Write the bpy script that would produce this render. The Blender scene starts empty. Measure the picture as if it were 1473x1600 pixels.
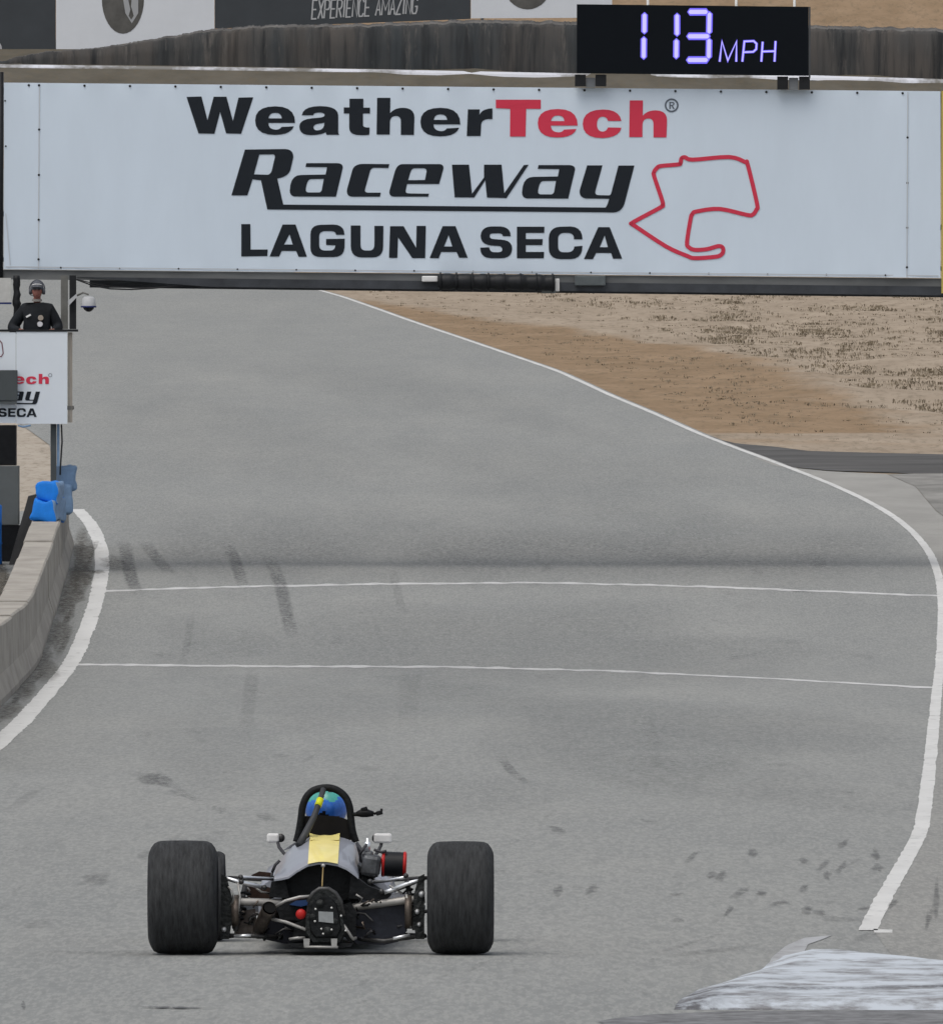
import bpy, bmesh, math, random
import numpy as np
from mathutils import Vector, Matrix, noise as mnoise
from mathutils.geometry import tessellate_polygon

random.seed(7)
C = bpy.context.scene.collection
R = math.radians

# ---------------------------------------------------------------- camera, sky, sun, exposure
HC = 3.19                      # camera height above the track at the car
F = 26900.0                    # focal length in photograph pixels (1473 wide)
PITCH = math.atan(163.0 / F)
scene = bpy.context.scene
cd = bpy.data.cameras.new('camera')
cd.sensor_fit = 'HORIZONTAL'; cd.sensor_width = 36.0
cd.lens = F / 1473.0 * 36.0
cd.clip_start = 1.0; cd.clip_end = 6000.0
cam = bpy.data.objects.new('camera', cd); C.objects.link(cam)
cam.location = (0, 0, HC); cam.rotation_euler = (math.pi / 2 - PITCH, 0, 0)
scene.camera = cam

SUN_EL, SUN_AZ = R(64), R(212)     # azimuth measured clockwise from +Y: behind the camera, to the left
w = bpy.data.worlds.new('World'); scene.world = w; w.use_nodes = True
nt = w.node_tree
sky = nt.nodes.new('ShaderNodeTexSky'); sky.sky_type = 'NISHITA'; sky.sun_disc = False
sky.sun_elevation = SUN_EL; sky.sun_rotation = SUN_AZ
sky.air_density = 1.0; sky.dust_density = 4.0; sky.ozone_density = 1.0
hs = nt.nodes.new('ShaderNodeHueSaturation'); hs.inputs['Saturation'].default_value = 0.422
bg = nt.nodes['Background']; bg.inputs['Strength'].default_value = 0.15
nt.links.new(sky.outputs[0], hs.inputs['Color']); nt.links.new(hs.outputs[0], bg.inputs['Color'])
sd = bpy.data.lights.new('sun', 'SUN'); sd.energy = 0.95; sd.angle = R(48); sd.color = (1.0, 0.95, 0.87)
sun = bpy.data.objects.new('sun', sd); C.objects.link(sun)
sdir = Vector((math.sin(SUN_AZ) * math.cos(SUN_EL), math.cos(SUN_AZ) * math.cos(SUN_EL), math.sin(SUN_EL)))
sun.rotation_euler = (-sdir).to_track_quat('-Z', 'Y').to_euler()
vs = scene.view_settings
vs.view_transform = 'Standard'; vs.look = 'None'; vs.gamma = 1.0; vs.use_curve_mapping = False
vs.exposure = -0.04
scene.cycles.max_bounces = 6
scene.cycles.transparent_max_bounces = 12

# ---------------------------------------------------------------- projection helpers
CP, SP = math.cos(PITCH), math.sin(PITCH)
def P(px, py, Y):
    """Point at distance Y seen at photograph pixel (px, py)."""
    a = (px - 736.5) / F; b = (800.0 - py) / F
    dy = CP + b * SP; dz = -SP + b * CP
    t = Y / dy
    return Vector((a * t, Y, HC + dz * t))

def zc(py, d): return P(0, py, d).z

# ground profile along the view: flat, then climbing away
_ctrl = [(-400, 0), (165, 0), (205, 0.0), (213, zc(1040, 213)), (250, zc(880, 250)), (276, zc(780, 276)), (310, zc(680, 310)),
         (346, zc(600, 346)), (410, zc(500, 410)), (450, zc(448, 450)), (462, zc(436, 462)), (508, zc(114, 508)), (530, zc(40, 530)),
         (600, 27.0), (800, 62), (1200, 110), (2500, 190), (4000, 200)]
_dd = np.arange(-400, 4000, 1.0)
_zz = np.interp(_dd, [c[0] for c in _ctrl], [c[1] for c in _ctrl])
_k = np.exp(-0.5 * (np.arange(-15, 16) / 5.0) ** 2); _k /= _k.sum()
_zs = np.convolve(np.pad(_zz, 15, mode='edge'), _k, mode='valid')
def Z(d): return float(np.interp(d, _dd, _zs))

_dg = np.arange(60, 560, 0.1)
_zg = np.interp(_dg, _dd, _zs)
_yg = 800 - F * ((_zg - HC) * CP + _dg * SP) / (_dg * CP - (_zg - HC) * SP)
_order = np.argsort(_yg)
def D(py): return float(np.interp(py, _yg[_order], _dg[_order]))
def G(px, py, off=0.0):
    d = D(py)
    p = P(px, py, d)
    return Vector((p.x, d, Z(d) + off))

# ---------------------------------------------------------------- materials
MATS = {}
def mat(name, col, rough=0.6, metal=0.0, var=0.0, scale=5.0, bump=0.0, bscale=40.0, stretch=(1, 1, 1), spec=0.25, coat=0.0, col2=None, emit=None, estr=1.0):
    if name in MATS: return MATS[name]
    m = bpy.data.materials.new(name); m.use_nodes = True
    n = m.node_tree.nodes; l = m.node_tree.links
    b = n['Principled BSDF']
    b.inputs['Base Color'].default_value = (*col, 1); b.inputs['Roughness'].default_value = rough
    b.inputs['Metallic'].default_value = metal; b.inputs['Specular IOR Level'].default_value = spec
    b.inputs['Coat Weight'].default_value = coat
    if emit:
        b.inputs['Emission Color'].default_value = (*emit, 1); b.inputs['Emission Strength'].default_value = estr
    if var or bump:
        tc = n.new('ShaderNodeTexCoord'); mp = n.new('ShaderNodeMapping'); mp.inputs['Scale'].default_value = stretch
        l.new(tc.outputs['Object'], mp.inputs[0])
    if var:
        t = n.new('ShaderNodeTexNoise'); t.inputs['Scale'].default_value = scale; t.inputs['Detail'].default_value = 6
        t.inputs['Roughness'].default_value = 0.65
        l.new(mp.outputs[0], t.inputs['Vector'])
        r = n.new('ShaderNodeValToRGB'); r.color_ramp.elements[0].position = 0.3; r.color_ramp.elements[1].position = 0.7
        c2 = col2 if col2 else tuple(min(1, c * (1 + var)) for c in col)
        c1 = tuple(c * (1 - var) for c in col) if not col2 else col
        r.color_ramp.elements[0].color = (*c1, 1); r.color_ramp.elements[1].color = (*c2, 1)
        l.new(t.outputs['Fac'], r.inputs[0]); l.new(r.outputs[0], b.inputs['Base Color'])
    if bump:
        t2 = n.new('ShaderNodeTexNoise'); t2.inputs['Scale'].default_value = bscale; t2.inputs['Detail'].default_value = 4
        l.new(mp.outputs[0], t2.inputs['Vector'])
        bp = n.new('ShaderNodeBump'); bp.inputs['Strength'].default_value = bump; bp.inputs['Distance'].default_value = 0.02
        l.new(t2.outputs['Fac'], bp.inputs['Height']); l.new(bp.outputs[0], b.inputs['Normal'])
    MATS[name] = m
    return m

def ramp_noise(n, l, vec, scale, lo, hi, detail=5, rough=0.6):
    t = n.new('ShaderNodeTexNoise'); t.inputs['Scale'].default_value = scale; t.inputs['Detail'].default_value = detail
    t.inputs['Roughness'].default_value = rough
    l.new(vec, t.inputs['Vector'])
    r = n.new('ShaderNodeMapRange'); r.inputs['From Min'].default_value = lo; r.inputs['From Max'].default_value = hi
    l.new(t.outputs['Fac'], r.inputs['Value'])
    return r.outputs[0]

def mixc(n, l, fac, a, b, mode='MIX'):
    m = n.new('ShaderNodeMix'); m.data_type = 'RGBA'; m.blend_type = mode
    for sock, v in ((m.inputs[0], fac), (m.inputs[6], a), (m.inputs[7], b)):
        if hasattr(v, 'is_output'): l.new(v, sock)
        elif isinstance(v, tuple): sock.default_value = (*v, 1)
        else: sock.default_value = v
    return m.outputs[2]

def mapping(n, l, scale):
    tc = n.new('ShaderNodeTexCoord'); mp = n.new('ShaderNodeMapping'); mp.inputs['Scale'].default_value = scale
    l.new(tc.outputs['Object'], mp.inputs[0]); return mp.outputs[0]

def asphalt_mat(name, base, warm):
    m = bpy.data.materials.new(name); m.use_nodes = True
    n = m.node_tree.nodes; l = m.node_tree.links; b = n['Principled BSDF']
    v = mapping(n, l, (1, 1, 1)); vl = mapping(n, l, (1.0, 0.06, 1)); vf = mapping(n, l, (1, 0.12, 1))
    big = ramp_noise(n, l, v, 0.09, 0.3, 0.7, 4)
    c = mixc(n, l, big, tuple(x * 0.94 for x in base), tuple(x * 1.05 for x in warm))
    lane = ramp_noise(n, l, vl, 0.55, 0.35, 0.68, 4)
    c = mixc(n, l, lane, c, tuple(x * 0.90 for x in base))
    def layer(c, vec, sc_, lo, hi, amt, col, det=4, ro=0.7):
        f = ramp_noise(n, l, vec, sc_, lo, hi, det, ro)
        k = n.new('ShaderNodeMath'); k.operation = 'MULTIPLY'; l.new(f, k.inputs[0]); k.inputs[1].default_value = amt
        return mixc(n, l, k.outputs[0], c, col)
    c = layer(c, vf, 1.1, 0.42, 0.75, 0.40, tuple(x * 1.16 for x in warm), 5)
    c = layer(c, vf, 2.6, 0.50, 0.72, 0.30, tuple(x * 0.80 for x in base), 5)
    vg = mapping(n, l, (1, 0.10, 1)); vh = mapping(n, l, (1, 0.07, 1))
    c = layer(c, vg, 16.0, 0.42, 0.60, 0.42, tuple(x * 0.74 for x in base), 3, 0.6)
    c = layer(c, vh, 38.0, 0.45, 0.60, 0.42, tuple(x * 1.28 for x in warm), 2, 0.6)
    c = layer(c, vg, 7.0, 0.64, 0.74, 0.40, tuple(x * 0.6 for x in base), 3)
    c = layer(c, vg, 11.0, 0.66, 0.76, 0.35, tuple(x * 1.4 for x in warm), 3)
    l.new(c, b.inputs['Base Color'])
    b.inputs['Roughness'].default_value = 0.9; b.inputs['Specular IOR Level'].default_value = 0.2
    return m

def paint_mat(name, col, under, lo, hi, scale=6.0, stretch=(1, 0.3, 1)):
    m = bpy.data.materials.new(name); m.use_nodes = True
    n = m.node_tree.nodes; l = m.node_tree.links; b = n['Principled BSDF']
    v = mapping(n, l, stretch)
    f = ramp_noise(n, l, v, scale, lo, hi, 6, 0.7)
    f2 = ramp_noise(n, l, v, scale * 0.22, 0.3, 0.75, 3)
    c0 = mixc(n, l, f2, col, tuple(x * 0.84 for x in col))
    c = mixc(n, l, f, c0, under)
    l.new(c, b.inputs['Base Color']); b.inputs['Roughness'].default_value = 0.8
    return m

M_ASPH = asphalt_mat('track_asphalt', (0.243, 0.252, 0.246), (0.268, 0.270, 0.255))
M_SHOULD = asphalt_mat('shoulder_asphalt', (0.255, 0.258, 0.247), (0.278, 0.275, 0.256))
M_LINE = paint_mat('white_line_paint', (0.62, 0.62, 0.60), (0.27, 0.27, 0.26), 0.56, 0.76)
M_THIN = paint_mat('thin_line_paint', (0.60, 0.60, 0.59), (0.29, 0.29, 0.29), 0.50, 0.70, 5.0, (1, 1, 1))

def terrain_mat():
    m = bpy.data.materials.new('dry_ground'); m.use_nodes = True
    n = m.node_tree.nodes; l = m.node_tree.links; b = n['Principled BSDF']
    v = mapping(n, l, (1, 0.35, 1))
    at = n.new('ShaderNodeAttribute'); at.attribute_name = 'soil'
    sep = n.new('ShaderNodeSeparateColor'); l.new(at.outputs['Color'], sep.inputs[0])
    nz = ramp_noise(n, l, v, 0.9, 0.3, 0.7, 6, 0.65)
    tan = mixc(n, l, nz, (0.28, 0.226, 0.168), (0.385, 0.318, 0.245))
    org = mixc(n, l, nz, (0.215, 0.150, 0.090), (0.305, 0.217, 0.138))
    add = n.new('ShaderNodeMath'); add.operation = 'ADD'; l.new(sep.outputs[0], add.inputs[0])
    nz2 = ramp_noise(n, l, v, 0.5, 0.3, 0.7, 5); s = n.new('ShaderNodeMath'); s.operation = 'MULTIPLY_ADD'
    l.new(nz2, s.inputs[0]); s.inputs[1].default_value = 0.6; s.inputs[2].default_value = -0.3
    l.new(s.outputs[0], add.inputs[1])
    st = n.new('ShaderNodeMapRange'); st.inputs['From Min'].default_value = 0.25; st.inputs['From Max'].default_value = 0.75
    l.new(add.outputs[0], st.inputs['Value'])
    c = mixc(n, l, st.outputs[0], tan, org)
    far = mixc(n, l, nz, (0.085, 0.077, 0.06), (0.13, 0.118, 0.095))
    c = mixc(n, l, sep.outputs[1], c, far)
    pit = mixc(n, l, nz, (0.34, 0.295, 0.24), (0.42, 0.375, 0.315))
    c = mixc(n, l, sep.outputs[2], c, pit)
    gr = ramp_noise(n, l, mapping(n, l, (1, 0.16, 1)), 5.5, 0.50, 0.68, 6, 0.75)
    g2 = n.new('ShaderNodeMath'); g2.operation = 'MULTIPLY'; l.new(gr, g2.inputs[0]); g2.inputs[1].default_value = 0.62
    c = mixc(n, l, g2.outputs[0], c, (0.13, 0.105, 0.07))
    l.new(c, b.inputs['Base Color']); b.inputs['Roughness'].default_value = 0.95; b.inputs['Specular IOR Level'].default_value = 0.1
    return m
M_GROUND = terrain_mat()

def decal_mat(name, col, strength):
    m = bpy.data.materials.new(name); m.use_nodes = True
    n = m.node_tree.nodes; l = m.node_tree.links; b = n['Principled BSDF']
    b.inputs['Base Color'].default_value = (*col, 1); b.inputs['Roughness'].default_value = 0.9
    at = n.new('ShaderNodeAttribute'); at.attribute_name = 'wear_shade'
    v = mapping(n, l, (1, 0.2, 1))
    f = ramp_noise(n, l, v, 16.0, 0.36, 0.62, 5, 0.75)
    k = n.new('ShaderNodeMath'); k.operation = 'MULTIPLY'; l.new(at.outputs['Fac'], k.inputs[0]); l.new(f, k.inputs[1])
    k2 = n.new('ShaderNodeMath'); k2.operation = 'MULTIPLY'; l.new(k.outputs[0], k2.inputs[0]); k2.inputs[1].default_value = strength
    k2.use_clamp = True
    l.new(k2.outputs[0], b.inputs['Alpha'])
    return m
M_SKID = decal_mat('rubber_mark', (0.06, 0.062, 0.066), 0.52)
M_STAIN = decal_mat('dirt_stain', (0.085, 0.076, 0.06), 0.85)

M_VINYL = mat('white_vinyl', (0.60, 0.685, 0.775), 0.6, var=0.035, scale=0.9, stretch=(1.3, 1, 0.35))
M_INK = mat('charcoal_ink', (0.017, 0.021, 0.027), 0.7, spec=0.12)
M_RED = mat('red_ink', (0.60, 0.040, 0.080), 0.6)
M_GREYINK = mat('grey_ink', (0.10, 0.12, 0.15), 0.6)
M_BEAM = mat('weathered_steel', (0.055, 0.06, 0.068), 0.6, 0.3, var=0.35, scale=2.0)
M_BEAM2 = mat('painted_beam', (0.15, 0.155, 0.155), 0.6, 0.0, var=0.3, scale=1.5, stretch=(0.4, 1, 1))
M_BLACK = mat('black_plastic', (0.012, 0.013, 0.015), 0.5, var=0.3, scale=8)
M_SCREEN = mat('led_screen', (0.004, 0.006, 0.009), 0.7, spec=0.1)
M_LED = mat('led_segment', (0.1, 0.1, 0.3), 0.5, emit=(0.14, 0.10, 0.95), estr=0.9)
M_LEDW = mat('led_core', (0.1, 0.1, 0.3), 0.5, emit=(0.58, 0.53, 1.0), estr=1.0)
M_WHITE = mat('white_paint', (0.72, 0.72, 0.71), 0.45, var=0.06, scale=12)
M_CONC = mat('barrier_concrete', (0.345, 0.322, 0.285), 0.9, var=0.22, scale=1.6, bump=0.4, bscale=18, stretch=(1, 0.4, 1.2))
M_APRON = mat('apron_concrete', (0.295, 0.29, 0.27), 0.9, var=0.12, scale=1.2, stretch=(1, 0.3, 1))
M_SERV = mat('service_asphalt', (0.085, 0.083, 0.08), 0.9, var=0.35, scale=0.9, stretch=(0.5, 1, 1))
M_GRAVEL = mat('grey_gravel', (0.22, 0.215, 0.20), 0.95, var=0.3, scale=1.4, stretch=(1, 0.5, 1))
M_BLUE = mat('blue_foam', (0.012, 0.20, 0.70), 0.6, var=0.2, scale=5, bump=0.3, bscale=9)
M_BLUEGREY = mat('bluegrey_foam', (0.20, 0.31, 0.47), 0.7, var=0.2, scale=5)
M_GREYP = mat('grey_panel', (0.17, 0.185, 0.185), 0.6, var=0.1, scale=3)
M_GREYD = mat('dark_grey_panel', (0.065, 0.075, 0.078), 0.6, var=0.12, scale=3)
M_WOOD = mat('weathered_board', (0.33, 0.30, 0.26), 0.8, var=0.2, scale=4, stretch=(4, 4, 0.6))
M_POST = mat('grey_post', (0.14, 0.14, 0.13), 0.7, var=0.25, scale=5)
def belt_mat():
    m = bpy.data.materials.new('barrier_belting'); m.use_nodes = True
    n = m.node_tree.nodes; l = m.node_tree.links; b = n['Principled BSDF']
    patch_ = ramp_noise(n, l, mapping(n, l, (1, 1, 0.35)), 0.42, 0.38, 0.62, 4, 0.6)
    c = mixc(n, l, patch_, (0.045, 0.051, 0.055), (0.085, 0.077, 0.070))
    dark = ramp_noise(n, l, mapping(n, l, (1.6, 1, 0.10)), 1.7, 0.46, 0.66, 5, 0.65)
    c = mixc(n, l, dark, c, (0.026, 0.028, 0.030))
    pale = ramp_noise(n, l, mapping(n, l, (1.3, 1, 0.22)), 2.6, 0.56, 0.74, 5, 0.7)
    c = mixc(n, l, pale, c, (0.115, 0.108, 0.10))
    l.new(c, b.inputs['Base Color']); b.inputs['Roughness'].default_value = 0.9; b.inputs['Specular IOR Level'].default_value = 0.15
    return m
M_BELT = belt_mat()
M_BILLD = mat('slate_billboard', (0.050, 0.057, 0.064), 0.7, var=0.1, scale=1)
M_BILLW = mat('white_billboard', (0.66, 0.69, 0.73), 0.6, var=0.04, scale=1)
M_BILLT = mat('billboard_letter', (0.42, 0.43, 0.44), 0.6)
M_BADGE = mat('badge_print', (0.10, 0.098, 0.092), 0.6, var=0.4, scale=1.2)
M_WEED = mat('dry_weed', (0.225, 0.188, 0.135), 0.9, var=0.35, scale=0.6)
M_KERB = paint_mat('kerb_paint', (0.53, 0.575, 0.62), (0.20, 0.20, 0.205), 0.46, 0.64, 2.6, (1.1, 0.55, 1))
def kerb_wear():
    n = M_KERB.node_tree.nodes; l = M_KERB.node_tree.links; b = n['Principled BSDF']
    src = b.inputs['Base Color'].links[0].from_socket
    at = n.new('ShaderNodeAttribute'); at.attribute_name = 'wear_shade'
    f = ramp_noise(n, l, mapping(n, l, (1.4, 0.3, 1)), 9.0, 0.28, 0.60, 5, 0.7)
    k = n.new('ShaderNodeMath'); k.operation = 'MULTIPLY'; l.new(at.outputs['Fac'], k.inputs[0]); l.new(f, k.inputs[1])
    l.new(mixc(n, l, k.outputs[0], src, (0.085, 0.085, 0.09)), b.inputs['Base Color'])
kerb_wear()
M_YELLOWFR = mat('yellow_frame', (0.45, 0.36, 0.10), 0.6)

# ---------------------------------------------------------------- mesh builder
class MB:
    def __init__(s): s.v = []; s.f = []; s.sm = []; s.mi = []; s.cur = 0
    def add(s, vs, fs, smooth=False):
        o = len(s.v); s.v += [tuple(v) for v in vs]
        for f in fs: s.f.append(tuple(i + o for i in f)); s.sm.append(smooth); s.mi.append(s.cur)
    def box(s, c, size, rot=None, bev=0.0):
        hx, hy, hz = [x / 2 for x in size]; c = Vector(c)
        if bev:
            bm = bmesh.new(); bmesh.ops.create_cube(bm, size=1)
            bmesh.ops.scale(bm, vec=size, verts=bm.verts)
            bmesh.ops.bevel(bm, geom=bm.edges[:], offset=bev, segments=2, affect='EDGES', profile=0.5)
            vs = [v.co.copy() for v in bm.verts]; bm.verts.index_update()
            fs = [[v.index for v in f.verts] for f in bm.faces]; bm.free()
        else:
            vs = [Vector((x, y, z)) for x in (-hx, hx) for y in (-hy, hy) for z in (-hz, hz)]
            fs = [(0, 1, 3, 2), (4, 6, 7, 5), (0, 4, 5, 1), (2, 3, 7, 6), (0, 2, 6, 4), (1, 5, 7, 3)]
        if rot is not None: vs = [rot @ v for v in vs]
        s.add([v + c for v in vs], fs)
        return s
    def hull8(s, a, b):
        """two quads a, b (4 points each, same winding) joined"""
        s.add(list(a) + list(b), [(3, 2, 1, 0), (4, 5, 6, 7)] + [(i, (i + 1) % 4, 4 + (i + 1) % 4, 4 + i) for i in range(4)])
        return s
    def tube(s, pts, r, n=8, cap=True):
        pts = [Vector(p) for p in pts]; m = len(pts)
        rr = r if isinstance(r, (list, tuple)) else [r] * m
        vs = []; up = Vector((0.13, 0.21, 0.97)).normalized()
        for i, p in enumerate(pts):
            t = (pts[min(i + 1, m - 1)] - pts[max(i - 1, 0)]).normalized()
            if abs(t.dot(up)) > 0.97: up = Vector((0.9, 0.3, 0.1)).normalized()
            a = t.cross(up).normalized(); b = t.cross(a).normalized()
            for k in range(n):
                q = 2 * math.pi * k / n
                vs.append(p + (a * math.cos(q) + b * math.sin(q)) * rr[i])
        fs = [(i * n + k, i * n + (k + 1) % n, (i + 1) * n + (k + 1) % n, (i + 1) * n + k) for i in range(m - 1) for k in range(n)]
        s.add(vs, fs, True)
        if cap:
            s.add(vs[:n], [tuple(range(n))]); s.add(vs[-n:], [tuple(range(n - 1, -1, -1))])
        return s
    def lathe(s, prof, o, axis, n=32, closed=False):
        """prof: (distance along axis, radius)"""
        ax = Vector(axis).normalized(); o = Vector(o)
        u = ax.orthogonal().normalized(); w2 = ax.cross(u)
        vs = []
        for (h, r) in prof:
            for k in range(n):
                q = 2 * math.pi * k / n
                vs.append(o + ax * h + (u * math.cos(q) + w2 * math.sin(q)) * r)
        m = len(prof)
        fs = [(i * n + k, i * n + (k + 1) % n, (i + 1) * n + (k + 1) % n, (i + 1) * n + k) for i in range(m - 1) for k in range(n)]
        s.add(vs, fs, True)
        if not closed:
            s.add(vs[:n], [tuple(range(n))]); s.add(vs[-n:], [tuple(range(n - 1, -1, -1))])
        return s
    def loft(s, secs, closed=False, caps=False, smooth=True):
        n = len(secs[0]); vs = [v for sec in secs for v in sec]
        fs = []
        for i in range(len(secs) - 1):
            for k in range(n if closed else n - 1):
                fs.append((i * n + k, i * n + (k + 1) % n, (i + 1) * n + (k + 1) % n, (i + 1) * n + k))
        s.add(vs, fs, smooth)
        if caps:
            s.add(secs[0], [tuple(range(n))]); s.add(secs[-1], [tuple(range(n - 1, -1, -1))])
        return s
    def poly(s, contours, fn):
        """flat polygon with holes; contours in 2-D, fn maps a 2-D point to 3-D"""
        cs = [[Vector((p[0], p[1], 0)) for p in c] for c in contours]
        tris = tessellate_polygon(cs)
        flat = [p for c in cs for p in c]
        fl = []
        for t in tris:
            a, b, c = (flat[i] for i in t)
            ar = (b.x - a.x) * (c.y - a.y) - (b.y - a.y) * (c.x - a.x)
            if abs(ar) < 1e-9: continue
            fl.append(tuple(t) if ar > 0 else tuple(reversed(t)))
        s.add([fn(p.x, p.y) for p in flat], fl)
        return s
    def build(s, name, m, parent=None, world=True):
        me = bpy.data.meshes.new(name); me.from_pydata(s.v, [], s.f)
        ms = m if isinstance(m, (list, tuple)) else [m]
        for x in ms: me.materials.append(x)
        me.polygons.foreach_set('use_smooth', s.sm)
        if len(ms) > 1: me.polygons.foreach_set('material_index', s.mi)
        bm = bmesh.new(); bm.from_mesh(me); bmesh.ops.remove_doubles(bm, verts=bm.verts, dist=1e-5)
        bmesh.ops.recalc_face_normals(bm, faces=bm.faces); bm.to_mesh(me); bm.free()
        me.update()
        o = bpy.data.objects.new(name, me); C.objects.link(o)
        if parent is not None: o.parent = parent
        return o

def tag(o, label=None, cat=None, group=None, kind=None):
    if label: o['label'] = label
    if cat: o['category'] = cat
    if group: o['group'] = group
    if kind: o['kind'] = kind
    return o
def empty(name, loc=(0, 0, 0), rz=0.0, parent=None):
    o = bpy.data.objects.new(name, None); C.objects.link(o); o.location = loc; o.rotation_euler = (0, 0, rz)
    o.empty_display_size = 0.2
    if parent is not None: o.parent = parent
    return o
def shift(pts, o): return [Vector(p) - Vector(o) for p in pts]

# ---------------------------------------------------------------- ground: terrain, track, markings
RIGHT_PX = [(1356, 1458), (1378, 1410), (1414, 1350), (1440, 1300), (1450, 1220), (1457, 1150), (1464, 1077), (1470, 1010), (1472, 950), (1468, 905),
            (1455, 868), (1432, 838), (1400, 810), (1352, 782), (1290, 754), (1215, 725), (1152, 702), (1090, 678), (1020, 646), (950, 617),
            (870, 580), (800, 556), (730, 532), (665, 510), (600, 487), (535, 464), (480, 449)]
LEFT_PX = [(-12, 1172), (30, 1135), (70, 1090), (108, 1042), (132, 995), (148, 950), (156, 915), (161, 885), (157, 850), (143, 820), (121, 797)]
rp = [G(*p) for p in RIGHT_PX]; lp = [G(*p) for p in LEFT_PX]
rd = np.array([p.y for p in rp]); rx = np.array([p.x for p in rp])
ldd = np.array([p.y for p in lp]); lx = np.array([p.x for p in lp])
def smooth_interp(dq, xs, ys, sig):
    g = np.arange(xs[0] - 3 * sig, xs[-1] + 3 * sig, 0.5)
    y = np.interp(g, xs, ys)
    y[g < xs[0]] = ys[0] + (g[g < xs[0]] - xs[0]) * (ys[1] - ys[0]) / (xs[1] - xs[0])
    y[g > xs[-1]] = ys[-1] + (g[g > xs[-1]] - xs[-1]) * (ys[-1] - ys[-2]) / (xs[-1] - xs[-2])
    k = np.exp(-0.5 * (np.arange(-3 * sig, 3 * sig + 0.1, 0.5) / sig) ** 2); k /= k.sum()
    h = len(k) // 2
    ys2 = np.convolve(np.pad(y, h, mode='reflect', reflect_type='odd'), k, mode='valid')
    return np.interp(dq, g, ys2)
def XR(d): return float(smooth_interp(d, rd, rx, 2.5))
def XL(d): return float(smooth_interp(d, ldd, lx, 2.0))

def rows(d0, d1, step=1.0):
    r = [d0] + [float(x) for x in np.arange(math.ceil(d0 / step) * step, d1, step) if x > d0 + 1e-6] + [d1]
    return r

def strip(ds, xl, xr, off, nx=1):
    """ground sheet between two edges given as functions of distance"""
    vs = []; fs = []
    for d in ds:
        a, b = xl(d), xr(d)
        for k in range(nx + 1): vs.append((a + (b - a) * k / nx, d, Z(d) + off))
    n = nx + 1
    for i in range(len(ds) - 1):
        for k in range(nx): fs.append((i * n + k, i * n + k + 1, (i + 1) * n + k + 1, (i + 1) * n + k))
    return vs, fs

def patch(outline, off, step=0.5):
    """ground sheet inside an outline of ground points (one run of x per row)"""
    pts = [(p.x, p.y) for p in outline]
    d0 = min(p[1] for p in pts) + 1e-3; d1 = max(p[1] for p in pts) - 1e-3
    vs = []; fs = []; ok = 0
    for d in rows(d0, d1, step):
        xs = []
        for (xa, ya), (xb, yb) in zip(pts, pts[1:] + pts[:1]):
            if (ya > d) != (yb > d): xs.append(xa + (d - ya) / (yb - ya) * (xb - xa))
        if len(xs) < 2: continue
        vs += [(min(xs), d, Z(d) + off), (max(xs), d, Z(d) + off)]
        if ok: n = len(vs); fs.append((n - 4, n - 3, n - 1, n - 2))
        ok = 1
    return vs, fs

# terrain
xsn = [-420, -300, -200, -140, -100, -75, -55, -42] + list(np.arange(-32, 34.1, 1.0)) + [42, 55, 75, 100, 140, 200, 300, 420]
dsn = list(np.arange(-60, 60, 10.0)) + list(np.arange(60, 600, 1.0)) + list(np.arange(600, 1000, 10.0)) + list(np.arange(1000, 3001, 100.0))
tv = []; soil = []
for d in dsn:
    xr_ = XR(min(max(d, 104), 452)) if d < 470 else -6.0
    for x in xsn:
        z = Z(d)
        if d > 312 and x > xr_ + 1.5:
            k = min(1, (d - 312) / 10) * min(1, (x - xr_ - 1.5) / 3)
            z += k * 0.16 * (mnoise.noise(Vector((x * 0.35, d * 0.12, 0))) + 0.5 * mnoise.noise(Vector((x * 0.9, d * 0.3, 3)))) 
        if d > 535: z += 3.0 * min(1, (d - 535) / 60) * mnoise.noise(Vector((x * 0.03, d * 0.03, 1)))
        tv.append((x, d, z))
        o = 0.0
        if d > 290:
            wid = float(np.interp(d, [296, 303, 310, 330, 371, 400, 425, 445], [-1.5, 1.5, 3.9, 4.4, 5.0, 2.9, 0.8, -1.2]))
            o = 1.0 - min(1, max(0, (x - xr_ - wid) / 1.6 + 0.5))
        if d < 312 and x > 0: o = 0.25
        fr = min(1, max(0, (d - 480) / 15)) if d < 524 else 0.0
        if d >= 524: o = 1.0
        pit = 1.0 if (x < -6 and d < 462) else 0.0
        soil.append((o, fr, pit, 1))
nx = len(xsn)
tf = [(i * nx + k, i * nx + k + 1, (i + 1) * nx + k + 1, (i + 1) * nx + k) for i in range(len(dsn) - 1) for k in range(nx - 1)]
me = bpy.data.meshes.new('ground'); me.from_pydata(tv, [], tf); me.materials.append(M_GROUND)
ca = me.color_attributes.new('soil', 'FLOAT_COLOR', 'POINT'); ca.data.foreach_set('color', [c for s in soil for c in s])
me.polygons.foreach_set('use_smooth', [True] * len(tf))
ground = bpy.data.objects.new('ground', me); C.objects.link(ground); tag(ground, kind='structure')

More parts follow.
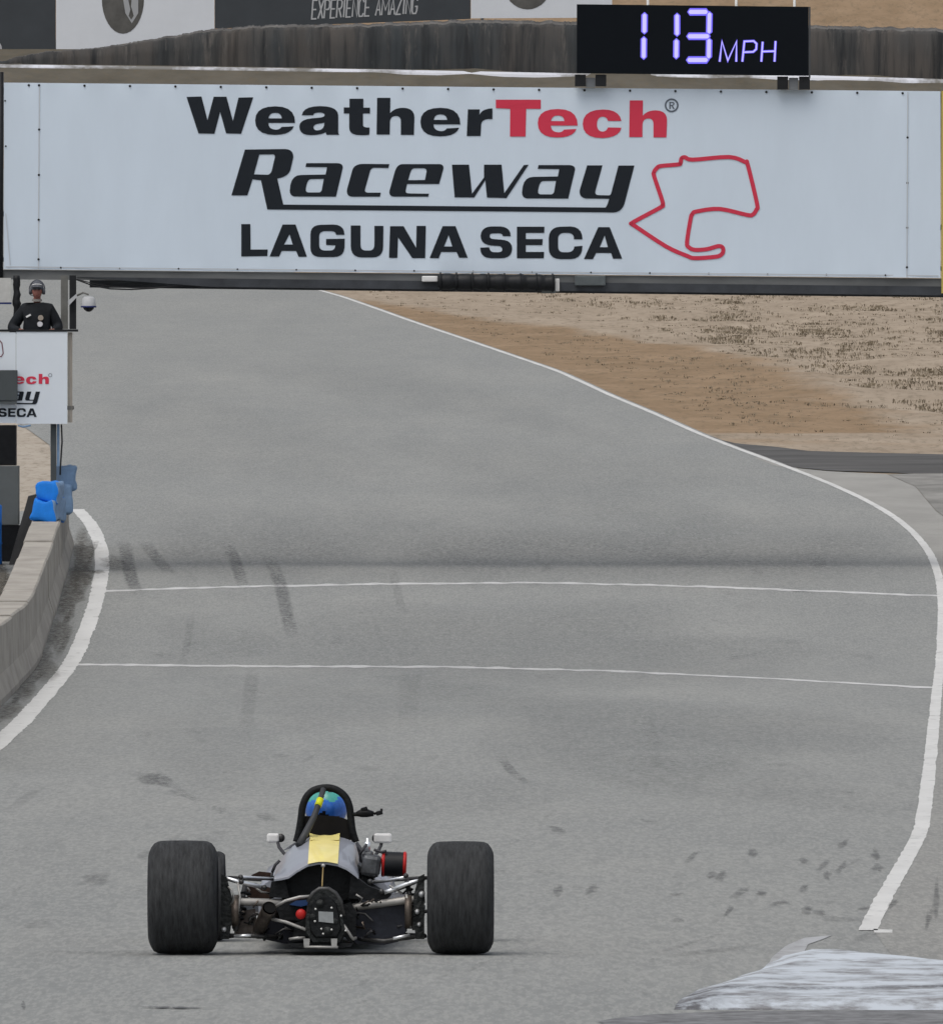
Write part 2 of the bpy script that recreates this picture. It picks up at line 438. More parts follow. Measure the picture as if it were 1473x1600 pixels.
# track asphalt
def tl(d): return float(np.interp(d, [0, 258, 268, 272, 304, 350, 410, 450, 470, 484, 496], [-30, -30, -8, -6.5, -7.45, -10.5, -14.3, -17, -22, -45, -120]))
def tr(d):
    if d < 104: return 14.0
    e = XR(min(d, 470)) + 0.12 - (max(0, d - 470) ** 2) * 0.035
    return e + float(np.interp(d, [104, 240, 256, 262], [11.0, 9.0, 3.0, 0.0]))
road = empty('race_track'); tag(road, kind='structure')
vs_, fs_ = strip(rows(-60, 494), tl, tr, 0.012, 6)
b = MB(); b.add(vs_, fs_); b.build('asphalt', M_ASPH, road)
b = MB(); b.add(*strip(rows(90, 262), lambda d: XR(max(d, rd[0])) + 0.03, tr, 0.0145, 2)); b.build('asphalt_shoulder', M_SHOULD, road)

# right edge line, left edge line
def widths(d, base, seed): return base * (0.93 + 0.16 * mnoise.noise(Vector((d * 0.25, seed, 0))) + 0.16 * mnoise.noise(Vector((d * 1.3, seed, 7))))
b = MB(); b.add(*strip(rows(rp[0].y, 452, 0.25), lambda d: XR(d) - widths(d, 0.062, 1), lambda d: XR(d) + widths(d, 0.062, 5), 0.0165)); b.build('edge_line', M_LINE, road)
b = MB(); b.add(*strip(rows(lp[0].y - 4, lp[-1].y, 0.25), lambda d: XL(d) - widths(d, 0.115, 9), lambda d: XL(d) + widths(d, 0.108, 12), 0.0155)); b.build('edge_line', M_LINE, road)
b = MB(); b.add(*patch([G(1364, 1456), G(1394, 1457), G(1394, 1462), G(1366, 1462)], 0.0165, 0.1)); b.build('edge_line', M_LINE, road)
# thin transverse lines
def cross_line(pts, wid):
    gp = [G(*p) for p in pts]; X = [p.x for p in gp]; Dd = [p.y for p in gp]
    xs = np.linspace(X[0], X[-1], 320); ds = np.interp(xs, X, Dd)
    vs = []; fs = []
    for i, (x, d) in enumerate(zip(xs, ds)):
        d += 0.30 * wid * mnoise.noise(Vector((x * 4.3, wid * 50, 2))); h = wid * (0.42 + 0.34 * mnoise.noise(Vector((x * 4.7, 4, wid))))
        vs += [(x, d - h, Z(d - h) + 0.0148), (x, d + h, Z(d + h) + 0.0148)]
        if i: n = len(vs); fs.append((n - 4, n - 3, n - 1, n - 2))
    return vs, fs
b = MB(); b.add(*cross_line([(163, 925), (350, 919), (600, 914), (850, 912), (1100, 918), (1300, 926), (1466, 933)], 0.75)); b.build('start_line', M_THIN, road)
b = MB(); b.add(*cross_line([(113, 1040), (400, 1043), (700, 1044), (950, 1050), (1200, 1062), (1460, 1077)], 1.2)); b.build('start_line', M_THIN, road)

# right-hand apron, gravel, service road
b = MB(); b.add(*patch([G(1474 + 400, 905), G(1474 + 60, 850), G(1462, 800), G(1430, 762), G(1385, 742), G(1300, 738), G(1215, 730), G(1175, 716)] + [Vector((XR(d) + 0.06, d, 0)) for d in np.arange(D(717), D(905), -1.0)], 0.0148, 0.5))
apron = b.build('runoff_apron', M_APRON); tag(apron, kind='structure')
b = MB(); b.add(*patch([G(1462.5, 799.5), G(1430.5, 761.5), G(1386, 741.5), G(1420, 741), G(1473, 738), G(1700, 741), G(1900, 900), G(1537, 849)], 0.011, 0.5))
tag(b.build('gravel_verge', M_GRAVEL), kind='structure')
b = MB(); b.add(*patch([G(1095, 681), G(1150, 694), G(1210, 699), G(1265, 706), G(1380, 709), G(1473, 711), G(1750, 717), G(1750, 741), G(1473, 737.5), G(1420, 740.5), G(1300, 737), G(1216, 729)] + [Vector((XR(d) + 0.10, d, 0)) for d in np.arange(D(728), D(683), 1.0)], 0.0152, 0.5))
tag(b.build('service_road', M_SERV), kind='structure')

# near-side dark asphalt patch at the bottom edge
b = MB(); b.add(*patch([G(930, 1599), G(1010, 1591), G(1060, 1586), G(1110, 1587), G(1160, 1584), G(1260, 1585.5), G(1380, 1583.5), G(1900, 1582), G(1900, 1680), G(1100, 1680)], 0.016, 0.5))
tag(b.build('pavement_patch', mat('patch_asphalt', (0.165, 0.168, 0.172), 0.9, var=0.5, scale=4.0, stretch=(1.6, 0.9, 1))), kind='structure')

# rubber and dirt marks, painted bridge shade
def blob(px, py, hw, hh, ang, mb, cols, a=1.0, n=14):
    """soft mark whose outline is an irregular oval on the track"""
    ca_, sa_ = math.cos(ang), math.sin(ang)
    sd_ = random.random() * 50
    vs = [G(px, py, 0.0185)]; cl = [a]
    for ring, al in ((0.45, a), (0.8, a * 0.55), (1.0, 0.0)):
        for k in range(n):
            q = 2 * math.pi * k / n
            rr = ring * (1 + 0.8 * mnoise.noise(Vector((math.cos(q) * 1.5, math.sin(q) * 1.5, sd_))))
            x, y = math.cos(q) * hw * rr, math.sin(q) * hh * rr
            vs.append(G(px + x * ca_ - y * sa_, py + x * sa_ + y * ca_, 0.0185)); cl.append(al)
    fs = [(0, 1 + k, 1 + (k + 1) % n) for k in range(n)]
    for r_ in range(2):
        o = 1 + r_ * n
        fs += [(o + k, o + n + k, o + n + (k + 1) % n, o + (k + 1) % n) for k in range(n)]
    mb.add(vs, fs); cols += cl
def streak(pts, wpx, mb, cols, a=1.0):
    """tyre mark along a line of pixels, soft sides and ends"""
    m = 14; L = [0]
    for p, q in zip(pts, pts[1:]): L.append(L[-1] + math.hypot(q[0] - p[0], q[1] - p[1]))
    vs = []; cl = []; off = [-1, -0.6, 0.6, 1]
    for i in range(m + 1):
        t = L[-1] * i / m
        x = np.interp(t, L, [p[0] for p in pts]); y = np.interp(t, L, [p[1] for p in pts])
        e = min(1, 4 * min(i, m - i) / m) * a
        for o in off: vs.append(G(x + o * wpx / 2, y, 0.0185)); cl.append(e if abs(o) < 0.9 else 0)
    mb.add(vs, [(i * 4 + k, i * 4 + k + 1, i * 4 + 5 + k, i * 4 + 4 + k) for i in range(m) for k in range(3)]); cols += cl
def build_marks(name, fn, m):
    mb = MB(); cols = []; fn(mb, cols)
    me = bpy.data.meshes.new(name); me.from_pydata(mb.v, [], mb.f); me.materials.append(m)
    at = me.attributes.new('wear_shade', 'FLOAT', 'POINT'); at.data.foreach_set('value', cols)
    o = bpy.data.objects.new(name, me); C.objects.link(o); tag(o, kind='stuff'); o.parent = road
    return o
def skids(mb, cols):
    streak([(193, 845), (200, 880), (206, 910), (216, 932)], 24, mb, cols, 1.0)
    streak([(225, 848), (245, 875), (268, 900)], 24, mb, cols, 0.6)
    streak([(355, 848), (368, 880), (380, 920)], 22, mb, cols, 0.75)
    streak([(420, 870), (438, 915), (448, 960), (456, 1000)], 24, mb, cols, 0.85)
    streak([(612, 890), (622, 930), (628, 960)], 16, mb, cols, 0.3)
    streak([(300, 960), (292, 1010), (285, 1040)], 14, mb, cols, 0.25)
    streak([(395, 1040), (388, 1110), (380, 1160)], 26, mb, cols, 0.3)
    streak([(640, 1050), (636, 1140)], 40, mb, cols, 0.22)
    streak([(1010, 1100), (1030, 1240)], 30, mb, cols, 0.2)
    streak([(782, 1185), (800, 1210), (826, 1230)], 20, mb, cols, 0.7)
    blob(242, 1222, 30, 13, 0.25, mb, cols, 1.1); blob(290, 1246, 30, 8, 0.45, mb, cols, 0.5)
    blob(415, 1282, 16, 8, 0.2, mb, cols, 0.5); blob(340, 1268, 14, 7, 0.1, mb, cols, 0.4)
    blob(150, 1378, 32, 9, -0.2, mb, cols, 0.6); blob(225, 1340, 14, 7, -0.4, mb, cols, 0.4)
    blob(60, 1450, 26, 7, -0.1, mb, cols, 0.35); blob(40, 1250, 36, 8, -0.5, mb, cols, 0.3)
    for (x, y, hw, hh, an) in [(1080, 1343, 14, 4, -0.7), (1175, 1336, 9, 6, 0.3), (1111, 1372, 9, 7, -0.8), (1125, 1372, 8, 10, 0.2), (1156, 1400, 17, 5, -0.5),
                               (1138, 1428, 11, 5, -0.9), (1190, 1401, 11, 4, 0), (1215, 1416, 15, 4, -0.15), (1254, 1393, 10, 6, -0.6), (1284, 1358, 13, 6, -0.7),
                               (1292, 1372, 6, 9, 0.1), (1315, 1359, 12, 6, -0.7), (1316, 1322, 10, 6, -0.5), (1262, 1427, 9, 7, -0.5), (1281, 1432, 10, 6, 0.3),
                               (1368, 1340, 6, 9, -0.3), (1371, 1361, 8, 8, 0.4), (1395, 1417, 15, 4, -0.7), (1350, 1424, 10, 5, -0.3), (1255, 1348, 7, 5, 0),
                               (1310, 1440, 34, 5, 0.06), (1056, 1402, 9, 3, 0), (1059, 1442, 8, 4, 0), (1450, 1440, 6, 14, 0.2), (1463, 1410, 6, 30, 0.1), (1350, 1470, 26, 6, -0.4),
                               (925, 1395, 14, 6, -0.5), (872, 1396, 10, 10, 0.8), (1120, 1490, 70, 5, -0.12), (870, 1300, 14, 4, 0.2), (1075, 1480, 50, 4, -0.3)]:
        blob(x, y, hw * 1.08, hh * 0.98, an, mb, cols, 0.95 if hw < 20 else 0.45)
    blob(270, 1580, 42, 2.2, 0.02, mb, cols, 2.2); blob(36, 1576, 5, 6, 0, mb, cols, 1.4); blob(300, 1494, 220, 5, 0, mb, cols, 0.35)
    for _ in range(110):
        y = random.uniform(1180, 1590); x = random.uniform(0, 1460)
        blob(x, y, random.uniform(4, 26), random.uniform(1.5, 5), random.uniform(-0.6, 0.2), mb, cols, random.uniform(0.08, 0.35), 8)
    for _ in range(40):
        y = random.uniform(880, 1180); x = random.uniform(180, 1400)
        blob(x, y, random.uniform(4, 30), random.uniform(2, 8), random.uniform(-0.2, 0.2), mb, cols, random.uniform(0.05, 0.22), 8)
build_marks('tyre_marks', skids, M_SKID)
def bridge_shade(mb, cols):  # soft dark band painted across the track to broaden the bridge's shadow
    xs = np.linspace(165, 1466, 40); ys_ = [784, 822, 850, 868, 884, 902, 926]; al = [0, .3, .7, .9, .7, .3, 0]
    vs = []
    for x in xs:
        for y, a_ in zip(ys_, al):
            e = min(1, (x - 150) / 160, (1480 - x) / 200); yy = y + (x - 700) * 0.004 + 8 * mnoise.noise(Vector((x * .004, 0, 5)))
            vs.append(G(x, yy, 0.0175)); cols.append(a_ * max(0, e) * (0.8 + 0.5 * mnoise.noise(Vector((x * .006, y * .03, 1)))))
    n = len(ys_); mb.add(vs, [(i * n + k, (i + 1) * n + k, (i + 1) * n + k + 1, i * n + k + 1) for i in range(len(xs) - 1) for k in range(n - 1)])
def lanes(mb, cols):
    for (x, y, hw, hh, an, a_) in [(820, 1010, 420, 70, 0.02, .8), (1000, 1140, 330, 80, 0.05, .8), (560, 1100, 260, 60, 0, .5), (900, 760, 330, 60, .1, .35), (430, 690, 230, 60, .1, .3), (1120, 1230, 200, 50, .1, .5),
                                   (330, 1180, 120, 90, .2, .35), (700, 1250, 260, 40, 0, .35), (640, 620, 250, 40, .2, .3), (300, 1010, 110, 50, 0, .4)]: blob(x, y, hw, hh, an, mb, cols, a_, 24)
build_marks('rubbered_lane', lanes, decal_mat('lane_rubber', (0.11, 0.118, 0.122), 0.25))
build_marks('bridge_shade_band', bridge_shade, decal_mat('painted_bridge_shade', (0.085, 0.088, 0.09), 0.44))
def stains(mb, cols):
    for (x, y, hw, hh, an, a) in [(128, 880, 14, 55, 0.05, 1.0), (112, 935, 20, 40, 0.25, 1.0), (95, 990, 14, 36, 0.4, 0.8), (66, 1038, 22, 22, -0.7, 0.8), (42, 1075, 26, 12, -0.85, 0.8),
                                  (15, 1112, 26, 10, -0.7, 0.8), (146, 862, 4, 20, 0.4, 0.7), (178, 884, 22, 10, 0.2, 0.5), (150, 896, 14, 2.5, 0, 0.9), (125, 905, 16, 20, 0.1, 0.7), (105, 1002, 5, 26, 0.5, 0.5)]:
        blob(x, y, hw * 1.2, hh * 1.2, an, mb, cols, a)
    blob(6, 915, 34, 36, 0, mb, cols, 1.6); blob(-30, 920, 40, 40, 0, mb, cols, 1.6)
build_marks('dirt_stains', stains, M_STAIN)

# painted exit kerb, bottom right: a low rounded slab
def kerb():
    out = [G(*p) for p in [(1052, 1582), (1062, 1566), (1095, 1549), (1150, 1533), (1196, 1514), (1225, 1497), (1258, 1492), (1340, 1503), (1420, 1511), (1474, 1517), (1700, 1535), (1900, 1560), (1900, 1583), (1500, 1583)]]
    pts = [(p.x, p.y) for p in out]
    b = MB(); N = 26; secs = []
    for d in rows(min(p[1] for p in pts) + 0.02, max(p[1] for p in pts) - 0.02, 0.2):
        xs = []
        for (xa, ya), (xb, yb) in zip(pts, pts[1:] + pts[:1]):
            if (ya > d) != (yb > d): xs.append(xa + (d - ya) / (yb - ya) * (xb - xa))
        if len(xs) < 2: continue
        a, c = min(xs) + 0.035 * mnoise.noise(Vector((d * 0.9, 0, 3))), max(xs); ed = min(1, (d - min(p[1] for p in pts)) / 0.5, (max(p[1] for p in pts) - d) / 0.8)
        row = []
        for k in range(N + 1):
            t = (k / N) ** 1.8; x = a + (c - a) * t
            e = min(1, (x - a) / 0.18) * max(0, ed)
            row.append((x, d, Z(d) + 0.013 + e * (0.045 + 0.002 * mnoise.noise(Vector((x * 3, d * 3, 0))))))
        secs.append(row)
    b.loft(secs)
    me = bpy.data.meshes.new('exit_kerb'); me.from_pydata(b.v, [], b.f); me.materials.append(M_KERB); me.polygons.foreach_set('use_smooth', [True] * len(b.f))
    tipx, tipd = G(1062, 1575).x, G(1062, 1575).y
    wv = []
    for (x, y, z) in b.v:
        a_ = max(0, 1 - math.hypot((x - tipx) / 0.28, (y - tipd) / 2.6))
        for dd_, wd, am in ((G(0, 1558).y, 0.26, 1.3), (G(0, 1546).y, 0.25, .3), (G(0, 1573).y, 0.12, .45), (G(0, 1525).y, .25, .2)):
            a_ += am * math.exp(-((y - dd_ + 0.5 * mnoise.noise(Vector((x * .8, dd_, 0)))) / wd) ** 2) * (0.75 + 0.6 * mnoise.noise(Vector((x * 1.1, dd_, 3))))
        wv.append(min(1, a_ * 1.7))
    at = me.attributes.new('wear_shade', 'FLOAT', 'POINT'); at.data.foreach_set('value', wv)
    o = bpy.data.objects.new('exit_kerb', me); C.objects.link(o); return o
k_ = kerb(); tag(k_, kind='structure')
b = MB(); b.add(*patch([G(1198, 1515), G(1206, 1500), G(1228, 1482), G(1256, 1470), G(1300, 1465.5), G(1285, 1472), G(1262, 1480), G(1256, 1492), G(1226, 1501)], 0.0155, 0.2))
tag(b.build('kerb_flare', paint_mat('faded_paint', (0.40, 0.41, 0.42), (0.25, 0.25, 0.25), 0.45, 0.7)), kind='structure')

# dry weeds on the bank
def weeds():
    vs = []; fs = []
    def tuft(p, s):
        for _ in range(random.randint(5, 9)):
            a = random.random() * 6.283; t = random.uniform(0.2, 1.0); h = s * random.uniform(0.35, 0.8)
            bx, by = p.x + random.uniform(-s, s) * 1.3, p.y + random.uniform(-s, s) * 0.8
            wv = s * random.uniform(0.10, 0.2)
            dx, dy = math.cos(a), math.sin(a)
            tip = (bx + dx * t * s * 0.9, by + dy * t * s * 0.9, p.z + h)
            mid = (bx + dx * t * s * 0.35 + dy * wv, by + dy * t * s * 0.35 - dx * wv, p.z + h * 0.6)
            mid2 = (bx + dx * t * s * 0.35 - dy * wv, by + dy * t * s * 0.35 + dx * wv, p.z + h * 0.6)
            n = len(vs); vs.extend([(bx, by, p.z - 0.03), mid, tip, mid2]); fs.append((n, n + 1, n + 2, n + 3))
    cnt = 0
    for _ in range(20000):
        px, py = random.uniform(520, 1530), random.uniform(452, 690)
        g = G(px, py)
        if g.x < XR(min(g.y, 452)) + 0.8: continue
        if py > 665 and random.random() < 0.8: continue
        dens = mnoise.noise(Vector((px * 0.011, py * 0.028, 5))) + 0.35 * mnoise.noise(Vector((px * 0.04, py * 0.09, 2)))
        orange = g.x - XR(min(g.y, 452)) < 5.2
        if random.random() > ((0.10 + max(0, dens) * 0.25) if orange else (0.22 + max(0, dens + 0.1) * 1.1)): continue
        tuft(g, random.uniform(0.035, 0.095) * (0.7 if orange else 1.0)); cnt += 1
        if cnt > 5500: break
    for _ in range(900):
        px = random.uniform(1265, 1500); py = random.uniform(-40, 36)
        p = P(px, py, 540)
        if random.random() < 0.3: tuft(Vector((p.x, 540 + random.uniform(0, 20), Z(545))), random.uniform(0.2, 0.5))
    me = bpy.data.meshes.new('dry_weeds'); me.from_pydata(vs, [], fs); me.materials.append(M_WEED)
    o = bpy.data.objects.new('dry_weeds', me); C.objects.link(o)
    tag(o, 'small dry weeds scattered over the bare bank beside the track', 'weeds', kind='stuff')
weeds()

# ---------------------------------------------------------------- lettering (outlines drawn by hand)
def ttf(contour, n=5):
    """points (x, y) on the outline, (x, y, 1) control points between"""
    pts = []; m = len(contour); ex = []
    for i, p in enumerate(contour):
        ex.append(p)
        q = contour[(i + 1) % m]
        if len(p) == 3 and len(q) == 3: ex.append(((p[0] + q[0]) / 2, (p[1] + q[1]) / 2))
    m = len(ex)
    for i, p in enumerate(ex):
        if len(p) == 3:
            a, c = ex[i - 1], ex[(i + 1) % m]
            for k in range(1, n):
                t = k / n
                pts.append(((1 - t) ** 2 * a[0] + 2 * t * (1 - t) * p[0] + t * t * c[0], (1 - t) ** 2 * a[1] + 2 * t * (1 - t) * p[1] + t * t * c[1]))
        else: pts.append((p[0], p[1]))
    return pts
def gl(ox, oy, sc, *contours, dx=0, dy=0):
    return [[(ox + x / sc + dx, oy + y / sc + dy) for x, y in ttf(c)] for c in contours]
Z1 = (280, 140, 5.665); Z2 = (530, 140, 5.665); Z3 = (770, 140, 4.91); Z4 = (350, 220, 5.892); Z5 = (590, 220, 5.892); Z6 = (780, 240, 6.695); Z7 = (360, 340, 4.603); Z8 = (660, 340, 4.464)
E_ = [[(1025, 292), (1028, 145, 1), (850, 145), (672, 145, 1), (672, 270), (672, 398, 1), (845, 398), (985, 398, 1), (1015, 322), (905, 328), (890, 352, 1), (855, 352), (790, 350, 1), (788, 292)],
      [(790, 252), (795, 203, 1), (850, 203), (905, 203, 1), (908, 252)]]
H_ = [[(335, 70), (452, 70), (450, 205), (490, 158, 1), (565, 158), (665, 160, 1), (665, 245), (660, 398), (545, 398), (545, 280), (545, 230, 1), (500, 230), (450, 232, 1), (448, 285), (447, 395), (330, 395)]]
LA_ = [[(757, 203), (1040, 203), (1095, 205, 1), (1093, 245), (1030, 512), (650, 510), (605, 505, 1), (605, 455), (610, 310, 1), (710, 312), (935, 308), (948, 240), (750, 238)],
       [(800, 350), (918, 348), (900, 450), (890, 475, 1), (870, 473), (775, 473), (750, 470, 1), (752, 440), (765, 350, 1)]]
WORD1 = [gl(*Z1, [(65, 62), (197, 58), (250, 268), (305, 60), (418, 60), (475, 275), (525, 68), (655, 65), (548, 388), (415, 385), (362, 195), (312, 388), (170, 385)]),
         gl(*Z1, *E_),
         gl(*Z1, [(1085, 224), (1095, 145, 1), (1245, 143), (1405, 143, 1), (1407, 225), (1407, 380), (1416, 397), (1303, 397), (1297, 375), (1245, 400, 1), (1165, 400), (1063, 400, 1), (1063, 325), (1063, 262, 1), (1170, 252), (1245, 245), (1287, 240, 1), (1287, 222), (1285, 200, 1), (1237, 200), (1190, 200, 1), (1185, 224)],
            [(1285, 290), (1235, 298), (1188, 305, 1), (1188, 332), (1190, 360, 1), (1225, 358), (1285, 355, 1)]),
         gl(*Z2, [(90, 78), (213, 78), (213, 157), (272, 157), (272, 208), (210, 208), (210, 315), (215, 335, 1), (268, 333), (266, 395), (240, 402, 1), (185, 400), (88, 400, 1), (88, 335), (88, 208), (40, 208), (40, 155), (90, 155)]),
         gl(*Z2, *H_),
         gl(*Z1, *E_, dx=258.1, dy=2.3),
         gl(*Z2, [(1138, 172), (1243, 172), (1240, 220), (1265, 165, 1), (1355, 163), (1355, 258), (1255, 250, 1), (1255, 310), (1250, 408), (1128, 408)])]
WORD2 = [gl(*Z3, [(22, 75), (367, 75), (367, 145), (255, 145), (250, 358), (130, 358), (132, 145), (22, 140)]),
         gl(*Z1, *E_, dx=441.3, dy=4.2),
         gl(*Z3, [(985, 238), (970, 150, 1), (845, 150), (688, 152, 1), (688, 262), (690, 370, 1), (840, 370), (970, 365, 1), (985, 290), (882, 288), (870, 320, 1), (840, 320), (798, 318, 1), (797, 262), (800, 205, 1), (845, 205), (875, 208, 1), (882, 238)]),
         gl(*Z2, *H_, dx=394.5, dy=4)]
WORD3 = [gl(*Z4, [(192, 78), (560, 73), (640, 75, 1), (638, 150), (610, 270), (585, 330, 1), (490, 345), (545, 585), (545, 631), (398, 630), (340, 360), (262, 352), (215, 500), (68, 500)],
            [(325, 124), (450, 122), (470, 125, 1), (468, 150), (440, 270), (430, 305, 1), (400, 310), (275, 306)]),
         gl(*Z4, *LA_),
         gl(*Z4, [(1522, 212), (1275, 210), (1195, 212, 1), (1180, 270), (1133, 440), (1120, 510, 1), (1180, 512), (1435, 512), (1443, 475), (1320, 475), (1290, 472, 1), (1298, 440), (1340, 290), (1350, 245, 1), (1385, 245), (1512, 248)]),
         gl(*Z5, [(225, 212), (570, 212), (610, 215, 1), (605, 255), (565, 395), (270, 395), (258, 450), (250, 482, 1), (290, 482), (472, 485), (465, 512), (155, 512), (100, 510, 1), (108, 460), (155, 290), (175, 215, 1)],
            [(340, 250), (420, 250), (452, 252, 1), (450, 280), (435, 358), (280, 360), (300, 290), (310, 252, 1)]),
         gl(*Z5, [(683, 217), (840, 217), (868, 485), (978, 335), (978, 217), (1140, 217), (1165, 480), (1345, 220), (1388, 218), (1185, 525), (1005, 520), (990, 360), (888, 520), (708, 518)]),
         gl(*Z4, *LA_, dx=362.7, dy=3),
         gl(*Z6, [(918, 120), (1078, 120), (1003, 390), (995, 430, 1), (1040, 432), (1150, 434), (1165, 432, 1), (1172, 400), (1245, 122), (1412, 122), (1308, 520), (1280, 612, 1), (1190, 614), (1110, 612), (1110, 562), (1130, 540, 1), (1148, 470), (905, 467), (830, 455, 1), (840, 380)]),
         ] + [[[(442.5 + 503.29 * k / 24, 319.29 + 4.65 * k / 24), (442.5 + 503.29 * (k + 1) / 24, 319.29 + 4.65 * (k + 1) / 24), (442.5 + 503.29 * (k + 1) / 24, 327.09 + 4.31 * (k + 1) / 24), (442.5 + 503.29 * k / 24, 327.09 + 4.31 * k / 24)]] for k in range(24)]
A_ = lambda z, o, h: gl(*z, o, h)
WORD4 = [gl(*Z7, [(78, 45), (143, 45), (145, 228), (268, 228), (265, 275), (78, 278)]),
         gl(*Z7, [(375, 48), (468, 48), (550, 280), (490, 280), (472, 238), (368, 238), (350, 278), (282, 278)], [(425, 118), (448, 192), (385, 192)]),
         gl(*Z7, [(820, 122), (760, 122), (760, 95, 1), (715, 95), (680, 95), (638, 97, 1), (638, 135), (638, 195), (638, 235, 1), (680, 235), (720, 235), (750, 235, 1), (755, 198), (688, 195), (688, 152), (822, 150), (820, 215), (815, 282, 1), (740, 282), (650, 282), (575, 282, 1), (575, 215), (575, 120), (575, 52, 1), (650, 50), (740, 48), (820, 50, 1)]),
         gl(*Z7, [(865, 55), (935, 55), (935, 190), (935, 235, 1), (970, 235), (1000, 235), (1035, 235, 1), (1035, 190), (1035, 58), (1100, 58), (1098, 205), (1098, 285, 1), (1020, 285), (945, 285), (865, 285, 1), (865, 200)]),
         gl(*Z7, [(1148, 60), (1245, 60), (1335, 215), (1338, 58), (1405, 58), (1400, 290), (1308, 290), (1205, 140), (1200, 288), (1140, 288)]),
         gl(*Z8, [(140, 58), (230, 58), (315, 278), (255, 278), (238, 238), (130, 238), (112, 282), (50, 280)], [(182, 120), (208, 200), (150, 200)])]
WORD5 = [gl(*Z8, [(615, 128), (560, 128), (560, 108, 1), (530, 108), (500, 108), (468, 108, 1), (468, 125), (468, 148, 1), (500, 148), (545, 152), (625, 155, 1), (625, 215), (622, 282, 1), (545, 282), (480, 282), (402, 280, 1), (402, 208), (465, 205), (468, 240, 1), (500, 240), (530, 240), (558, 238, 1), (556, 220), (555, 198, 1), (530, 196), (480, 193), (405, 185, 1), (405, 125), (410, 62, 1), (480, 60), (545, 60), (615, 65, 1)]),
         gl(*Z8, [(658, 62), (850, 62), (848, 105), (720, 105), (720, 148), (838, 148), (835, 190), (720, 190), (720, 238), (848, 238), (845, 282), (658, 282)]),
         gl(*Z8, [(1115, 150), (1055, 150), (1055, 135), (1050, 105, 1), (1010, 105), (985, 105), (945, 108, 1), (945, 145), (945, 200), (945, 240, 1), (985, 240), (1015, 240), (1055, 238, 1), (1058, 200), (1115, 195), (1115, 285, 1), (1035, 288), (960, 288), (880, 285, 1), (880, 210), (880, 140), (885, 65, 1), (960, 62), (1035, 60), (1115, 65, 1)]),
         gl(*Z8, [(1225, 65), (1305, 65), (1392, 285), (1328, 285), (1315, 245), (1210, 245), (1188, 288), (1125, 288)], [(1270, 122), (1292, 205), (1235, 205)])]
MAP_PTS = [(130, 780), (110, 765), (135, 740), (395, 600), (415, 575), (412, 530), (335, 300), (328, 250), (360, 205), (400, 185), (570, 170), (595, 155), (605, 110), (640, 98), (720, 122), (1080, 95), (1240, 145), (1268, 175), (1360, 560), (1355, 620), (1320, 670), (1260, 675), (985, 615), (760, 640), (715, 665), (695, 720), (660, 950), (680, 1000), (740, 1025), (860, 1018), (970, 988), (1015, 1000), (1022, 1040), (1000, 1075), (940, 1095), (740, 1108), (660, 1085), (450, 990), (130, 780)]
MAP_PTS = [(970 + x / 6.404, 230 + y / 6.404) for x, y in MAP_PTS]
RING = ([(770 + (1370 + 53 * math.cos(a)) / 4.91, 140 + (118 + 53 * math.sin(a)) / 4.91) for a in np.linspace(0, 2 * math.pi, 28, endpoint=False)],
        [(770 + (1370 + 41 * math.cos(a)) / 4.91, 140 + (118 + 41 * math.sin(a)) / 4.91) for a in np.linspace(0, 2 * math.pi, 28, endpoint=False)])
RSMALL = gl(*Z3, [(1352, 92), (1376, 92), (1392, 94, 1), (1392, 106), (1390, 118, 1), (1378, 121), (1394, 146), (1382, 146), (1369, 123), (1362, 123), (1362, 146), (1352, 146)], [(1362, 100), (1362, 115), (1374, 115), (1382, 114, 1), (1382, 107), (1382, 100, 1), (1374, 100)])

def ribbon(pts, wd, fn, mb, closed=False):
    """flat stroke of constant width along a line"""
    n = len(pts); L = []; Rr = []
    for i in range(n):
        a = Vector(pts[(i - 1) % n] if closed else pts[max(0, i - 1)]); c = Vector(pts[(i + 1) % n] if closed else pts[min(n - 1, i + 1)]); p = Vector(pts[i])
        d1 = (p - a).normalized() if (p - a).length > 1e-6 else (c - p).normalized()
        d2 = (c - p).normalized() if (c - p).length > 1e-6 else d1
        t = (d1 + d2).normalized() if (d1 + d2).length > 1e-6 else d1
        nn = Vector((-t.y, t.x)); k = 1 / max(0.5, nn.dot(Vector((-d1.y, d1.x))))
        L.append(p + nn * wd / 2 * k); Rr.append(p - nn * wd / 2 * k)
    vs = [fn(*q) for pr in zip(L, Rr) for q in pr]
    fs = [(2 * i, 2 * i + 1, 2 * i + 3, 2 * i + 2) for i in range(n - 1)]
    if closed: fs.append((2 * n - 2, 2 * n - 1, 1, 0))
    mb.add(vs, fs)
def catmull(pts, n=4):
    out = []; m = len(pts)
    for i in range(m):
        p0, p1, p2, p3 = (np.array(pts[(i + k) % m]) for k in (-1, 0, 1, 2))
        for k in range(n):
            t = k / n
            out.append(tuple(0.5 * ((2 * p1) + (-p0 + p2) * t + (2 * p0 - 5 * p1 + 4 * p2 - p3) * t * t + (-p0 + 3 * p1 - 3 * p2 + p3) * t ** 3)))
    return out
MAP_CURVE = catmull(MAP_PTS[:-1], 4)
def print_words(parent, d, tx=lambda x, y: (x, y), small=False):
    fn = lambda x, y: P(*tx(x, y), d)
    for wd, m in ((WORD1, M_INK), (WORD2, M_RED), (WORD3, M_INK), (WORD4, M_INK), (WORD5, M_INK)):
        mb = MB()
        for g in wd: mb.poly(g, fn)
        mb.build('lettering', m, parent)
    mb = MB(); mb.poly(RING, fn); mb.poly(RSMALL, fn); mb.build('lettering', M_GREYINK, parent)

